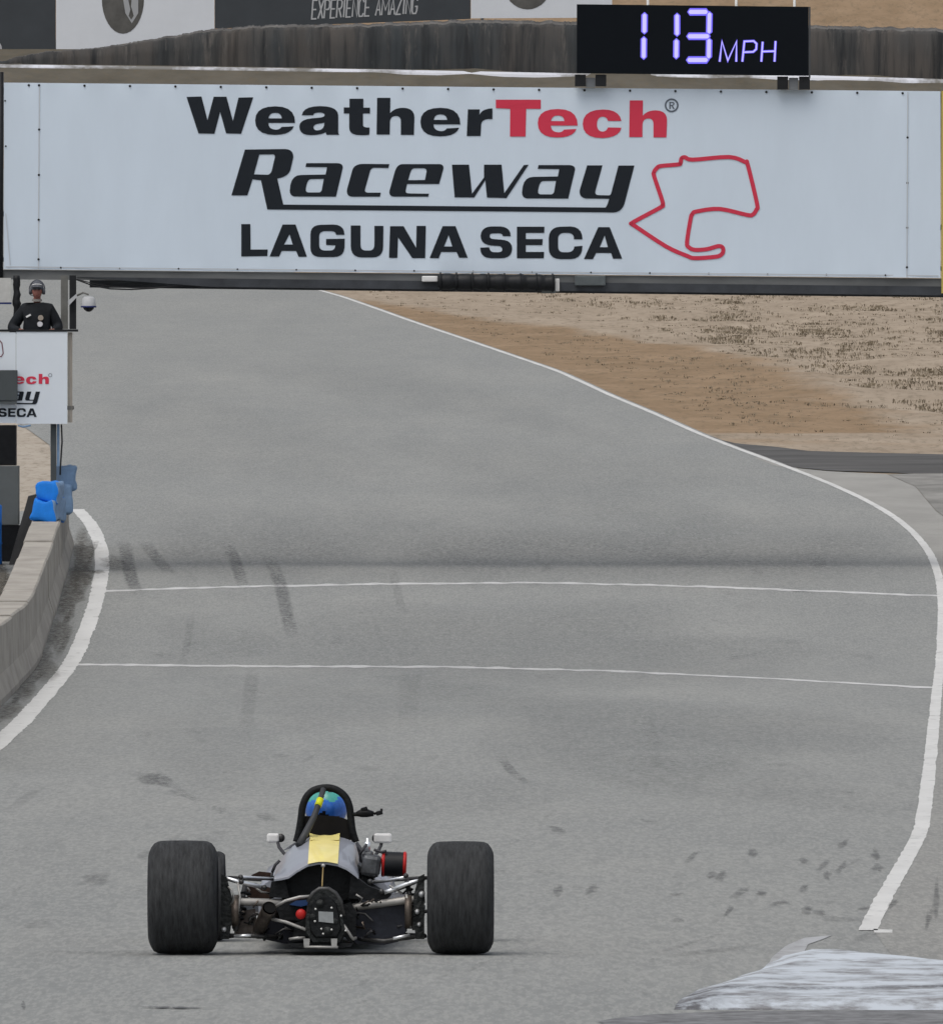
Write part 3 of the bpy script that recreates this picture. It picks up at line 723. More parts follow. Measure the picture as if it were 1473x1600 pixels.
STROKES = {'E': [[(1, 0), (0, 0), (0, 1), (1, 1)], [(0, .5), (.85, .5)]], 'X': [[(0, 0), (1, 1)], [(1, 0), (0, 1)]], 'P': [[(0, 1), (0, 0), (.75, 0), (1, .12), (1, .4), (.75, .52), (0, .52)]],
           'R': [[(0, 1), (0, 0), (.75, 0), (1, .12), (1, .38), (.75, .5), (0, .5)], [(.45, .5), (1, 1)]], 'I': [[(.5, 0), (.5, 1)]], 'N': [[(0, 1), (0, 0), (1, 1), (1, 0)]],
           'C': [[(1, .18), (.8, 0), (.2, 0), (0, .18), (0, .82), (.2, 1), (.8, 1), (1, .82)]], 'A': [[(0, 1), (.5, 0), (1, 1)], [(.2, .66), (.8, .66)]], 'M': [[(0, 1), (0, 0), (.5, .7), (1, 0), (1, 1)]],
           'Z': [[(0, 0), (1, 0), (0, 1), (1, 1)]], 'G': [[(1, .18), (.8, 0), (.2, 0), (0, .18), (0, .82), (.2, 1), (.8, 1), (1, .82), (1, .55), (.55, .55)]], 'H': [[(0, 0), (0, 1)], [(1, 0), (1, 1)], [(0, .5), (1, .5)]], ' ': []}

# ---------------------------------------------------------------- far side of the bend: belt-faced barrier, hoardings, kerb
def kerb_py(px): return float(np.interp(px, [-400, 0, 330, 600, 900, 1265, 1473, 1900], [99, 103, 107, 111, 117, 120, 126, 136]))
def DB(px): return D(kerb_py(px) - 4)
top_px = [(-400, 130), (-120, 112), (0, 94), (60, 80), (160, 72), (250, 57), (335, 43), (420, 37), (560, 36), (735, 29), (900, 32), (1265, 38), (1473, 43), (1900, 50)]
def belt():
    b = MB(); secs = []
    for px in np.arange(-400, 1900, 2.5):
        tp = float(np.interp(px, [t[0] for t in top_px], [t[1] for t in top_px])) + 2.6 * mnoise.noise(Vector((px * 0.06, 0, 0))) + 1.6 * mnoise.noise(Vector((px * 0.31, 0, 3)))
        fold = 0.10 * mnoise.noise(Vector((px * 0.05, 0, 9))) + 0.05 * mnoise.noise(Vector((px * 0.21, 0, 4)))
        db = DB(px); base = P(px, 121, db); top = P(px, tp, db)
        zb = Z(db) - 0.1; H = top.z - zb
        secs.append([(base.x, db + fold, zb), (base.x, db + fold * 1.2 + 0.02, zb + H * 0.5), (base.x, db + fold * 0.8 + 0.06, zb + H * 0.86), (base.x, db + 0.16, zb + H * 0.93), (base.x, db + 0.9, zb + H), (base.x, db + 1.0, zb)])
    b.loft([q[:4] for q in secs]); b.cur = 1; b.loft([q[3:5] for q in secs]); b.cur = 0; b.loft([q[4:] for q in secs])
    o = b.build('tyre_barrier', [M_BELT, mat('dusty_top', (0.12, 0.115, 0.108), 0.95, var=0.45, scale=1.5, stretch=(1, 0.5, 1))])
    tag(o, 'long dark belt-faced tyre barrier on the hill behind the bridge', 'barrier')
belt()
b = MB(); secs = []
for px in np.arange(-400, 1900, 10):
    py = kerb_py(px); d0, d1 = D(py + 2.2), D(py - 1.4); x = P(px, py, d0).x
    secs.append([(x, d0, Z(d0) - 0.05), (x, d0 + 0.02, Z(d0) + 0.03), (x, d1, Z(d1) + 0.03), (x, d1 + 0.02, Z(d1) - 0.05)])
b.loft(secs, smooth=False)
o = b.build('bend_kerb', paint_mat('bend_kerb_paint', (0.70, 0.72, 0.78), (0.19, 0.185, 0.17), 0.46, 0.56, 0.22, (1, 0.2, 0.2))); tag(o, kind='structure')

def hoarding(x0, x1, ybl, ybr, m, label):
    r = empty('billboard', (P((x0 + x1) / 2, 60, 519).x, 519, Z(519))); o = Vector(r.location)
    top = -58
    fr = [P(x0, top, 519), P(x1, top, 519), P(x1, ybr, 519), P(x0, ybl, 519)]
    bk = [p + Vector((0, 0.06, 0)) for p in fr]
    MB().hull8(shift(fr, o), shift(bk, o)).build('panel', m, r)
    for k in (0.08, 0.92):
        x = x0 + (x1 - x0) * k; t = P(x, top + 10, 519.1)
        MB().tube(shift([(t.x, 519.12, Z(519) - 0.3), (t.x, 519.12, t.z)], o), 0.05, 6).build('post', M_POST, r)
    tag(r, label, 'billboard', 'hoardings along the far barrier')
    return r, o
def rel(o, dy=0.0, d=519.0): return lambda x, y: P(x, y, d) + Vector((0, dy, 0)) - o
r, o = hoarding(-330, 87, 128, 82, M_BILLD, 'dark slate billboard at the far left, ending in a pale letter')
mb = MB(); mb.poly([[(-6 + 9 * math.cos(a), 76 + 12 * math.sin(a)) for a in np.linspace(-1.2, 1.2, 10)] + [(-6 + 6 * math.cos(a), 76 + 8 * math.sin(a)) for a in np.linspace(1.1, -1.1, 10)]], rel(o, -0.008)); mb.build('lettering', M_BILLT, r)
r, o = hoarding(87.6, 335, 84, 46, M_BILLW, 'white billboard with a dark rounded badge, second from the left')
mb = MB(); mb.poly([[(192 + 33 * math.cos(a), -3 + 55 * math.sin(a)) for a in np.linspace(0, 2 * math.pi, 32, endpoint=False)]], rel(o, -0.008)); mb.build('badge', M_BADGE, r)
mb = MB(); mb.poly([[(186, -40), (192, -40), (204, 16), (210, -40), (216, -40), (216, 20), (206, 36), (196, 20)]], rel(o, -0.014)); mb.build('badge_mark', mat('badge_pale', (0.36, 0.37, 0.38), 0.5), r)
mb = MB(); mb.poly([[(201, 24), (205, 10), (209, 24), (205, 30)]], rel(o, -0.02)); mb.build('badge_mark', M_BADGE, r)
r, o = hoarding(335.6, 735, 44, 29, M_BILLD, 'dark slate billboard lettered EXPERIENCE AMAZING')
mb = MB(); txt = 'EXPERIENCE AMAZING'; x = 487.0; cnt = 0
for ch in txt:
    wch = {'I': 3.0, ' ': 5.0, 'M': 10.5}.get(ch, 7.3)
    for st in STROKES[ch]:
        cnt += 1
        def f(u, v, x=x, wch=wch):
            X = x + u * wch; bl = 29 - (X - 487) * (9.0 / 168); hgt = 29 - (X - 487) * (5.0 / 168)
            return (X + (1 - v) * 2.0, bl - (1 - v) * hgt)
        ribbon([f(*p) for p in st], 2.3, rel(o, -0.008 - 0.0006 * (cnt % 4)), mb)
    x += wch + 2.35
mb.build('lettering', M_BILLT, r)
r, o = hoarding(735.6, 956, 28, 27, M_BILLW, 'white billboard with a dark badge, partly behind the speed display')
mb = MB(); mb.poly([[(824 + 38 * math.cos(a), -28 + 42 * math.sin(a)) for a in np.linspace(0, 2 * math.pi, 32, endpoint=False)]], rel(o, -0.008)); mb.build('badge', M_BADGE, r)
for x, lab in ((1012, 'thin white stake behind the speed display, above its lit digits'), (1150, 'thin white stake behind the speed display, above the unit letters'), (1241, 'thin white stake behind the right end of the speed display')):
    t = P(x, -34, 521)
    o = MB().tube([(0, 0, -0.3), (0, 0, t.z - Z(521))], 0.045, 6).build('stake', M_WHITE); o.location = (t.x, 521, Z(521))
    tag(o, lab, 'stake', 'stakes above the far barrier')

# ---------------------------------------------------------------- bridge with the banner
BD = 247.0
br = empty('bridge', (0, BD, Z(BD))); bo = Vector(br.location)
def bp(px, py, d=BD): return P(px, py, d) - bo
def ripple(x, y):
    e = min(1, max(0, (x - 6) / 40), max(0, (1469 - x) / 40))
    return e * (0.016 * mnoise.noise(Vector((x * .0045, y * .004, 2))) + 0.006 * mnoise.noise(Vector((x * .014, y * .006, 6)))
                + 0.010 * math.exp(-max(0, y - 128 - x * .0092) / 14) * math.sin(x * 2 * math.pi / 71 + 1.2) + 0.007 * math.exp(-max(0, 420 + x * .0095 - y) / 14) * math.sin(x * 2 * math.pi / 92))
def bfn(off): return lambda x, y: P(x, y, BD - off - ripple(x, y)) - bo
b = MB(); front_ = []
for t in np.linspace(0, 1, 25):
    front_.append([bfn(0.0)(x, (128.5 + (x - 6) * 13.5 / 1463) * (1 - t) + (420 + (x - 6) * 14 / 1463) * t) for x in np.linspace(6, 1469, 220)])
b.loft(front_)
b.hull8([bp(6, 128.5, BD + .025), bp(1469, 142, BD + .025), bp(1469, 434, BD + .025), bp(6, 420, BD + .025)], [bp(6, 128.5, BD + .04), bp(1469, 142, BD + .04), bp(1469, 434, BD + .04), bp(6, 420, BD + .04)])
banner = b.build('banner', M_VINYL, br)
# print (child meshes of the banner)
for wd, m in ((WORD1, M_INK), (WORD2, M_RED), (WORD3, M_INK), (WORD4, M_INK), (WORD5, M_INK)):
    mb = MB()
    for g in wd: mb.poly(g, bfn(0.007))
    mb.build('lettering', m, banner)
mb = MB(); mb.poly(RING, bfn(0.007)); mb.poly(RSMALL, bfn(0.007)); mb.build('lettering', M_GREYINK, banner)
mb = MB(); n_ = len(MAP_CURVE)
for i in range(n_):
    p, q = MAP_CURVE[i], MAP_CURVE[(i + 1) % n_]
    ribbon([p, q], 6.5, bfn(0.007 + 0.0005 * (i % 3)), mb)
    mb.poly([[(p[0] + 3.25 * math.cos(a), p[1] + 3.25 * math.sin(a)) for a in np.linspace(0, 2 * math.pi, 12, endpoint=False)]], bfn(0.0088 + 0.0005 * (i % 3)))
mb.build('circuit_outline', M_RED, banner)
M_SEAM = mat('seam_grey', (0.50, 0.53, 0.56), 0.6)
for x0 in (61.5, 1418):
    mb = MB(); ribbon([(x0, 130 + x0 * 0.0092), (x0 - 1.5, 420 + x0 * 0.0092)], 1.6, bfn(0.010), mb); mb.build('seam', M_SEAM, banner)
mb = MB(); ribbon([(9, 416.5), (500, 421.5), (1466, 430.5)], 1.5, bfn(0.010), mb); ribbon([(9, 333), (14, 392), (16, 414)], 1.2, bfn(0.011), mb); mb.build('seam', M_SEAM, banner)
mb = MB()
def dot(x, y, r_): mb.poly([[(x + r_ * math.cos(a), y + r_ * math.sin(a)) for a in np.linspace(0, 2 * math.pi, 8, endpoint=False)]], bfn(0.013))
for x in [45, 61] + list(range(132, 1460, 71)): dot(x, 132.2 + x * 0.0092, 2.0)
for x in range(95, 1460, 92): dot(x, 417 + x * 0.0092, 1.5)
for x0 in (61.5, 1418):
    for y in (202, 273, 343, 405): dot(x0 - (y - 130) * 0.005, y + x0 * 0.0092 - 0.6, 1.9)
dot(9, 228, 1.5); dot(8, 157, 1.5)
mb.build('grommets', M_BLACK, banner)['kind'] = 'stuff'
# steelwork
def beam(name, a, c, hgt, dep, m):
    a, c = Vector(a), Vector(c)
    q = lambda p, z, y: p + Vector((0, y, z))
    return MB().hull8([q(a, 0, 0), q(c, 0, 0), q(c, -hgt, 0), q(a, -hgt, 0)], [q(a, 0, dep), q(c, 0, dep), q(c, -hgt, dep), q(a, -hgt, dep)]).build(name, m, br)
px1 = F / BD
beam('bottom_chord', bp(-160, 419.5, BD + .045), bp(1700, 437, BD + .045), 15 / px1, 0.15, M_BEAM2)
beam('top_chord', bp(-160, 131, BD + .045), bp(1700, 147, BD + .045), 0.14, 0.15, M_BEAM2)
beam('bottom_chord', bp(140, 434, BD + 1.3), bp(1700, 452, BD + 1.3), 15 / px1, 0.15, M_BEAM)
beam('top_chord', bp(-160, 140, BD + 1.3), bp(1700, 158, BD + 1.3), 0.14, 0.15, M_BEAM2)
beam('walkway', bp(-160, 400, BD + .25), bp(1700, 418, BD + .25), 0.06, 1.0, M_BEAM)
MB().hull8([bp(120, 432.5, BD + .03), bp(1700, 450, BD + .03), bp(1700, 464, BD + .03), bp(330, 448, BD + .03)],
           [bp(120, 432.5, BD + .043), bp(1700, 450, BD + .043), bp(1700, 464, BD + .043), bp(330, 448, BD + .043)]).build('valance', M_BEAM, br)
for x in (1470.5,): MB().hull8([bp(x, 141.5, BD), bp(x + 3, 141.5, BD), bp(x + 3, 458, BD), bp(x, 458, BD)], [bp(x, 141.5, BD + .03), bp(x + 3, 141.5, BD + .03), bp(x + 3, 458, BD + .03), bp(x, 458, BD + .03)]).build('banner_frame', M_YELLOWFR, br)
MB().tube([bp(0.5, 112, BD + 0.02), bp(-0.5, 440, BD + 0.02)], 0.05, 8).build('banner_strap', M_BLACK, br)
for x in (-150, 1690):
    for dy in (0.12, 1.38):
        p = P(x, 300, BD); MB().box((p.x, dy, 3.3), (0.22, 0.18, 7.0)).build('leg', M_BEAM, br)
for x in range(-60, 1690, 210):
    for dy in (0.12, 1.38):
        a = bp(x, 150 + x * 0.0092, BD + dy); c = bp(x, 418 + x * 0.0092, BD + dy)
        MB().tube([a, c], 0.035, 6).build('strut', M_BEAM, br)
    MB().tube([bp(x, 418 + x * .0092, BD + 1.38), bp(x + 210, 150 + x * .0092, BD + 1.38)], 0.025, 6).build('brace', M_BEAM, br)
# boxes and lamps fixed below the banner
tag(br, 'white footbridge banner with racetrack lettering and red circuit outline spanning the track', 'bridge')
def hang(name, mbf, m, label, cat, at_, group=None):
    o = mbf(Vector(at_)).build(name, m); o.location = at_; tag(o, label, cat, group); return o
at_ = P(776, 440, BD - 0.1)
def bundle(o):
    b = MB(); xs = np.linspace(684, 866, 60); pts = []; rr = []
    for x in xs:
        t = ((x - 684) / 182 * 6.5) % 1.0
        rr.append((11.2 + 2.6 * math.sin(math.pi * t)) / px1 * (0.97 + 0.1 * mnoise.noise(Vector((x * .1, 0, 0)))))
        pts.append(P(x, 439.5 + (x - 684) * 0.012, BD - 0.14) - o)
    b.tube(pts, rr, 12); return b
bun = hang('cloth_roll', bundle, M_BLACK, 'black ribbed roll strapped under the middle of the banner', 'roll', at_)
for k in range(8):
    x = 688 + k * 25
    q = P(x, 439.5 + (x - 684) * 0.012, BD - 0.14) - Vector(at_)
    MB().lathe([(-0.012, 0.118), (-0.012, 0.135), (0.012, 0.135), (0.012, 0.118)], q, (1, 0, 0), 14, True).build('strap', M_BLACK, bun)
def bx(px0, py0, px1_, py1_, d, dep, o):
    a, c = P(px0, py0, d) - o, P(px1_, py1_, d) - o
    return MB().box(((a.x + c.x) / 2, dep / 2, (a.z + c.z) / 2) if abs(o.y - d) < 1e-6 else ((a.x + c.x) / 2, d - o.y + dep / 2, (a.z + c.z) / 2), (abs(c.x - a.x), dep, abs(a.z - c.z)), None, min(abs(c.x - a.x), abs(a.z - c.z), dep) * 0.18)
def thing_box(name, px0, py0, px1_, py1_, d, dep, m, label, cat):
    o = P((px0 + px1_) / 2, py1_, d); ob = bx(px0, py0, px1_, py1_, d, dep, o).build(name, m); ob.location = o; tag(ob, label, cat); return ob
thing_box('lamp', 659, 431, 684, 440, BD - 0.1, 0.12, M_WHITE, 'small white lamp left of the black roll under the banner', 'lamp')
jb = thing_box('junction_box', 898, 430, 946, 446, BD - 0.06, 0.08, mat('box_grey', (0.10, 0.115, 0.12), 0.6, var=0.2), 'long grey junction box right of the black roll under the banner', 'junction box')
bkt = thing_box('bracket', 867, 435, 874, 455, BD - 0.08, 0.07, M_WHITE, 'upright white bracket at the right end of the black roll', 'bracket')
o_ = Vector(bkt.location); bx(846, 453, 868, 458, BD - 0.08, 0.06, o_).build('foot', M_GREYP, bkt)
for i, (ys, lab, off) in enumerate((([436, 446, 451, 452, 450, 446], 'lower black cable sagging under the left end of the banner', 0), ([436, 443, 447.5, 449.5, 449, 446], 'upper thin black cable sagging under the left end of the banner', 2))):
    xs = [118, 145, 172, 205, 240, 285]
    o0 = P(118, 436, BD + 0.01)
    ob = MB().tube(shift([P(x + off, y, BD + 0.01) for x, y in zip(xs, ys)], o0), 0.011 if i == 0 else 0.007, 6).build('cable', M_BLACK); ob.location = o0
    tag(ob, lab, 'cable')

# LED speed display
LD = 246.8
led = empty('speed_display', P(1082, 138, LD)); lo = Vector(led.location)
def lb(name, x0, y0, x1, y1, dep, m, d=LD, slope=0.0):
    return MB().hull8([P(x0, y0, d) - lo, P(x1, y0 + slope, d) - lo, P(x1, y1 + slope, d) - lo, P(x0, y1, d) - lo],
                      [P(x0, y0, d + dep) - lo, P(x1, y0 + slope, d + dep) - lo, P(x1, y1 + slope, d + dep) - lo, P(x0, y1, d + dep) - lo]).build(name, m, led)
lb('cabinet', 901, 6, 1263, 114, 0.22, M_SCREEN, LD, 4)
lb('side_panel', 1263.3, 10, 1266, 122, 0.22, mat('cabinet_edge', (0.06, 0.065, 0.07), 0.5))
for x in (898, 930, 1214, 1248): lb('leg', x, 116 if x < 1000 else 119, x + 17, 134.5 if x < 1000 else 139.5, 0.1, M_BLACK, LD + 0.03)
for x in (913, 1230): lb('bracket_plate', x + 2.2, 121, x + 16.8, 136 if x < 1000 else 140, 0.02, mat('bracket_grey', (0.16, 0.17, 0.18), 0.6), LD + 0.06)
def seg(mb, x0, y0, x1, y1, wd, fn, skew=0.0):
    """one lit segment with pointed ends, split into LED columns"""
    if abs(y1 - y0) > abs(x1 - x0):
        h = wd / 2; c = [(x0, y0), (x0 + h, y0 + h * 0.9), (x1 + h, y1 - h * 0.9), (x1, y1), (x1 - h, y1 - h * 0.9), (x0 - h, y0 + h * 0.9)]
    else:
        h = wd / 2; c = [(x0, y0), (x0 + h * .7, y0 - h), (x1 - h * .7, y1 - h), (x1, y1), (x1 - h * .7, y1 + h), (x0 + h * .7, y0 + h)]
    mb.poly([c], fn)
lf = lambda o: (lambda x, y: P(890 + x / 3.777, y / 3.777, LD - o) - lo)
for s_ in [(441, 68, 440, 202), (437, 210, 436, 352), (633, 72, 633, 216), (629, 222, 628, 350), (692, 68, 822, 68), (824, 62, 822, 205), (686, 212, 832, 212), (822, 218, 820, 352), (684, 352, 824, 352)]:
    up_ = abs(s_[3] - s_[1]) > 50; par = led
    o2 = 0.004 + 0.0004 * (s_[0] % 7)
    for wd, m in ((42, M_LED), (24, M_LEDW)):
        k = 8 if wd < 30 else 0; mb = MB()
        if up_: seg(mb, s_[0], s_[1] + k, s_[2], s_[3] - k, wd * 0.92, lf(o2))
        else: seg(mb, s_[0] + k, s_[1], s_[2] - k, s_[3], wd * 1.05, lf(o2))
        par = mb.build('lit_segment' if par is led else 'segment_core', m, par); o2 += 0.006
for wd, m, o2 in ((15, M_LED, 0.005), (7, M_LEDW, 0.010)):
    mb = MB()
    for st in [[(884, 362), (898, 242), (932, 356), (984, 242), (982, 362)], [(1018, 362), (1030, 242), (1085, 240), (1102, 256), (1100, 288), (1082, 304), (1026, 306)], [(1138, 244), (1130, 362)], [(1214, 240), (1208, 362)], [(1136, 302), (1208, 300)]]:
        ribbon(st, wd, lf(o2), mb); o2 += 0.0004
    mb.build('led_letters', m, led)
tag(led, 'black speed display on top of the bridge showing 113 MPH', 'display')

# ---------------------------------------------------------------- marshal's stand at the left end of the bridge
SD = 245.2
st = empty('marshal_stand', (P(-20, 800, SD).x, SD, Z(SD))); so = Vector(st.location)
def sb(name, x0, y0, x1, y1, d, dep, m, bev=0.0, parent=None):
    a, c = P(x0, y0, d) - so, P(x1, y1, d) - so
    return MB().box(((a.x + c.x) / 2, d - so.y + dep / 2, (a.z + c.z) / 2), (abs(c.x - a.x), dep, abs(a.z - c.z)), None, bev).build(name, m, parent or st)
M_SIGN = mat('sign_white', (0.65, 0.70, 0.75), 0.5, var=0.03, scale=2)
sg = sb('sign_panel', 25.4, 518, 105, 662, SD, 0.03, M_SIGN)
sb('sign_panel', -145, 519, 24.6, 661, SD, 0.03, M_SIGN)
tx = lambda x, y: (57.4 + (x - 971.8) * 0.272, 651.5 + (y - 404.5) * 0.272)
for wd, m in ((WORD1, M_INK), (WORD2, M_RED), (WORD3, M_INK), (WORD4, M_INK), (WORD5, M_INK)):
    mb = MB()
    for g in wd: mb.poly(g, lambda x, y: P(*tx(x, y), SD - 0.006) - so)
    mb.build('lettering', m, st)
mb = MB(); mb.poly(RING, lambda x, y: P(*tx(x, y), SD - 0.006) - so); mb.build('lettering', M_GREYINK, st)
mb = MB(); ribbon([(-8, 531), (-1, 531), (3, 536), (5, 552), (2, 557), (-8, 556)], 1.6, lambda x, y: P(x, y, SD - 0.006) - so, mb); mb.build('circuit_outline', mat('maroon_ink', (0.16, 0.06, 0.08), 0.6), st)
sb('grey_box', -60, 578, 27, 626, SD - 0.2, 0.18, M_GREYD, 0.01)
sb('box_lip', -60, 626.3, 26, 631, SD - 0.16, 0.14, M_GREYP)
sb('side_board', 106.2, 519, 113, 660, SD + 0.06, 0.05, M_WOOD)
sb('rail', -145, 514.5, 122, 518, SD - 0.01, 0.08, M_BLACK)
sb('post', 95, 430, 106, 514, SD + 1.15, 0.09, M_POST)
sb('post', 108.5, 430, 119, 514, SD + 0.1, 0.10, M_BLACK)
pts = [P(26 + 1.6 * mnoise.noise(Vector((y * .11, 0, 0))), y, SD + 1.0) - so for y in range(430, 520, 5)]
MB().tube(pts, [0.046 + 0.045 * abs(mnoise.noise(Vector((i * .6, 3, 0)))) for i in range(len(pts))], 8).build('post', M_BLACK, st)
sb('floor', -145, 634, 112, 640, SD + 0.05, 1.4, M_POST)
sb('post', 79, 662.5, 88, 806, SD + 0.14, 0.09, M_GREYD)
sb('post', 89, 662.5, 93, 728, SD + 0.16, 0.03, M_BLUEGREY)
sb('post', -130, 640.5, -118, 880, SD + 1.2, 0.10, M_GREYD)
MB().tube([P(96, 663, SD + .1) - so, P(97, 690, SD + .1) - so, P(94.5, 728, SD + .1) - so, P(94, 742, SD + .1) - so], 0.012, 6).build('cable', M_BLACK, st)
MB().tube([P(28, 664.5, SD) - so, P(36, 667, SD) - so, P(48, 664.5, SD) - so], 0.014, 6).build('hook', M_BLUEGREY, st)
tag(st, 'white panelled marshal stand with dark posts at the left end of the bridge', 'stand')
nb = empty('notice_sheet', P(2, 473, SD + 0.9)); no_ = Vector(nb.location)
a, c = P(-40, 434, SD + .9) - no_, P(17, 472, SD + .9) - no_
MB().box(((a.x + c.x) / 2, 0.02, (a.z + c.z) / 2), (c.x - a.x, 0.02, a.z - c.z)).build('sheet', mat('paper_white', (0.5, 0.5, 0.48), 0.7, var=0.1, scale=9), nb)
a, c = P(-40, 472.2, SD + .9) - no_, P(18, 475, SD + .9) - no_
MB().box(((a.x + c.x) / 2, 0.02, (a.z + c.z) / 2), (c.x - a.x, 0.04, a.z - c.z)).build('edge_strip', mat('navy', (0.02, 0.03, 0.12), 0.6), nb)
tag(nb, 'pale notice sheet with navy lower edge beside the marshal', 'notice')

# dome security camera hung from the stand's post
sc_ = empty('security_camera', P(138.5, 478, SD - 0.1)); co = Vector(sc_.location); sp = F / SD
MB().lathe([(0, 0.102), (0.03, 0.100), (0.11, 0.088), (0.135, 0.06), (0.14, 0.0)], (0, 0, 0.0), (0, 0, 1), 24, True).build('housing', mat('aged_white', (0.42, 0.43, 0.44), 0.5, var=0.1), sc_)
MB().lathe([(-0.085, 0.0), (-0.075, 0.035), (-0.045, 0.07), (-0.012, 0.085)], (0, 0, 0), (0, 0, 1), 24, True).build('dome', mat('smoked_dome', (0.01, 0.01, 0.012), 0.15), sc_)
MB().lathe([(-0.02, 0.085), (-0.02, 0.112), (0.002, 0.112), (0.002, 0.085)], (0, 0, 0), (0, 0, 1), 24, True).build('collar', mat('navy', (0.02, 0.03, 0.12), 0.6), sc_)
MB().hull8(shift([P(106, 470, SD - .02), P(119, 459, SD - .02), P(121, 463, SD - .02), P(107, 478, SD - .02)], co), shift([P(106, 470, SD + .08), P(119, 459, SD + .08), P(121, 463, SD + .08), P(107, 478, SD + .08)], co)).build('bracket', mat('aged_white', (0.42, 0.43, 0.44), 0.5), sc_)
MB().tube(shift([P(119, 462, SD), P(130, 457, SD - .05), P(138, 460, SD - .1)], co), 0.014, 6).build('arm', M_POST, sc_)
tag(sc_, 'white dome security camera hanging right of the marshal', 'security camera')

# cabinet under the stand, leaning mat, blue foam blocks, blue barrel
cb = empty('equipment_cabinet', (P(-2, 880, 250.2).x, 250.2, Z(250.2)))
so_keep = so; so = Vector(cb.location)
sb('upper_box', -34, 664, 25, 727, 250.1, 0.5, M_BLACK, 0.01, cb)
sb('body', -34, 727.5, 29, 820, 250.0, 0.6, M_GREYP, 0.012, cb)
sb('base', -36, 820.5, 31, 884, 250.02, 0.56, M_BLACK, 0.01, cb)
tag(cb, 'grey and black equipment cabinet under the marshal stand', 'cabinet')
so = so_keep
a = [P(44, 776, 249.4), P(60, 772, 249.4), P(36, 862, 248.6), P(14, 868, 248.6)]
o0 = Vector((a[2].x, a[2].y, Z(248.6))); lo_ = shift(a, o0)
lo_[2].z = 0.02; lo_[3].z = 0.02
lm = MB().hull8(lo_, [v + Vector((0, 0.06, 0.01)) for v in lo_]).build('rubber_mat', M_BLACK); lm.location = o0
tag(lm, 'black rubber mat leaning behind the concrete wall', 'mat')
bl = MB().lathe([(0, 0.27), (0.02, 0.29), (0.3, 0.285), (0.32, 0.295), (0.34, 0.285), (0.58, 0.285), (0.6, 0.295), (0.62, 0.285), (0.86, 0.29), (0.88, 0.27)], (0, 0, 0), (0, 0, 1), 28).build('barrel', M_BLUE)
q = P(-28, 885, 248.8); bl.location = (q.x, 248.8, Z(248.8)); tag(bl, 'blue plastic barrel cut by the left edge of the photo', 'barrel')

# ---------------------------------------------------------------- concrete pit wall
WB = [(-60, 1160), (0, 1108), (50, 1050), (85, 972), (104, 908), (114, 872), (119, 842)]
wp = [G(*p) for p in WB]; wdd = [p.y for p in wp]; wxx = [p.x for p in wp]
cf = np.polyfit(wdd, wxx, 2)
def WX(d): return float(np.polyval(cf, d))
wall = empty('pit_wall', (WX(215), 215, Z(215))); wo = Vector(wall.location)
WH = 0.83
edges_ = [150, 156.5, 163, 169.5, 176, 182.5, 189, 195.5, 202, 208.5, 215, 221.5, 228, 234.5, 241, 247.5, 256]
for i, (d0, d1) in enumerate(zip(edges_, edges_[1:])):
    b = MB(); secs = []; j = random.uniform(-0.02, 0.02); jz = random.uniform(-0.012, 0.012)
    for d in np.linspace(d0 + 0.02, d1 - 0.02, 7):
        x = WX(d) + j; z = Z(d)
        prof = [(0.0, 0.0), (0.0, 0.08), (-0.07, 0.30), (-0.085, WH - 0.02), (-0.105, WH), (-0.47, WH), (-0.49, WH - 0.02), (-0.50, 0.30), (-0.58, 0.08), (-0.58, 0.0)]
        secs.append([Vector((x + a_, d, z + h + (jz if h > 0.5 else 0))) - wo for a_, h in prof])
    b.loft(secs, closed=True, caps=True, smooth=False)
    b.build('wall_segment', M_CONC, wall)
tag(wall, 'low weathered concrete pit wall along the left edge of the track', 'wall')
# foam blocks along the far end of the wall
fb = [(55, 783, 93, 816, 243.0, 'lower bright blue foam block on the end of the concrete wall'), (60, 755, 93, 786, 243.1, 'bright blue foam block stacked on the lower one at the wall end'),
      (82, 764, 110, 812, 245.6, 'grey-blue foam block behind the bright blue ones on the wall'), (87, 728, 112, 768, 245.9, 'pale grey-blue foam block topmost of the stack on the wall')]
for i, (x0, y0, x1, y1, d, lab) in enumerate(fb):
    q = P((x0 + x1) / 2, y1, d); q.z = max(q.z, Z(d) + WH + 0.005) if i in (0, 2) else q.z; wd_ = (x1 - x0) * d / F; hg = (y1 - y0) * d / F
    b = MB(); L = 1.6
    rz = Matrix.Rotation(R(-4 + 3 * i), 3, 'Z')
    bm = bmesh.new(); bmesh.ops.create_cube(bm, size=1); bmesh.ops.scale(bm, vec=(wd_, L, hg), verts=bm.verts)
    bmesh.ops.bevel(bm, geom=bm.edges[:], offset=0.05, segments=3, affect='EDGES', profile=0.5)
    bmesh.ops.subdivide_edges(bm, edges=bm.edges[:], cuts=3, use_grid_fill=True)
    for v in bm.verts: v.co += Vector(((0.07 if i < 2 else 0.03) * mnoise.noise(v.co * 7 + Vector((i, 0, 0))), 0, (0.08 if i < 2 else 0.04) * mnoise.noise(v.co * 5 + Vector((0, i, 4)))))
    bm.verts.index_update()
    for f in bm.faces:
        side = f.normal.x > 0.6
        b.cur = 1 if (side or i >= 2) else 0
        vs = [rz @ v.co + Vector((0, L / 2, hg / 2)) for v in f.verts]; b.add(vs, [tuple(range(len(vs)))], True)
    bm.free()
    o = b.build('foam_block', [M_BLUE, M_BLUEGREY]); o.location = q; tag(o, lab, 'foam block', 'blue foam blocks on the wall end')

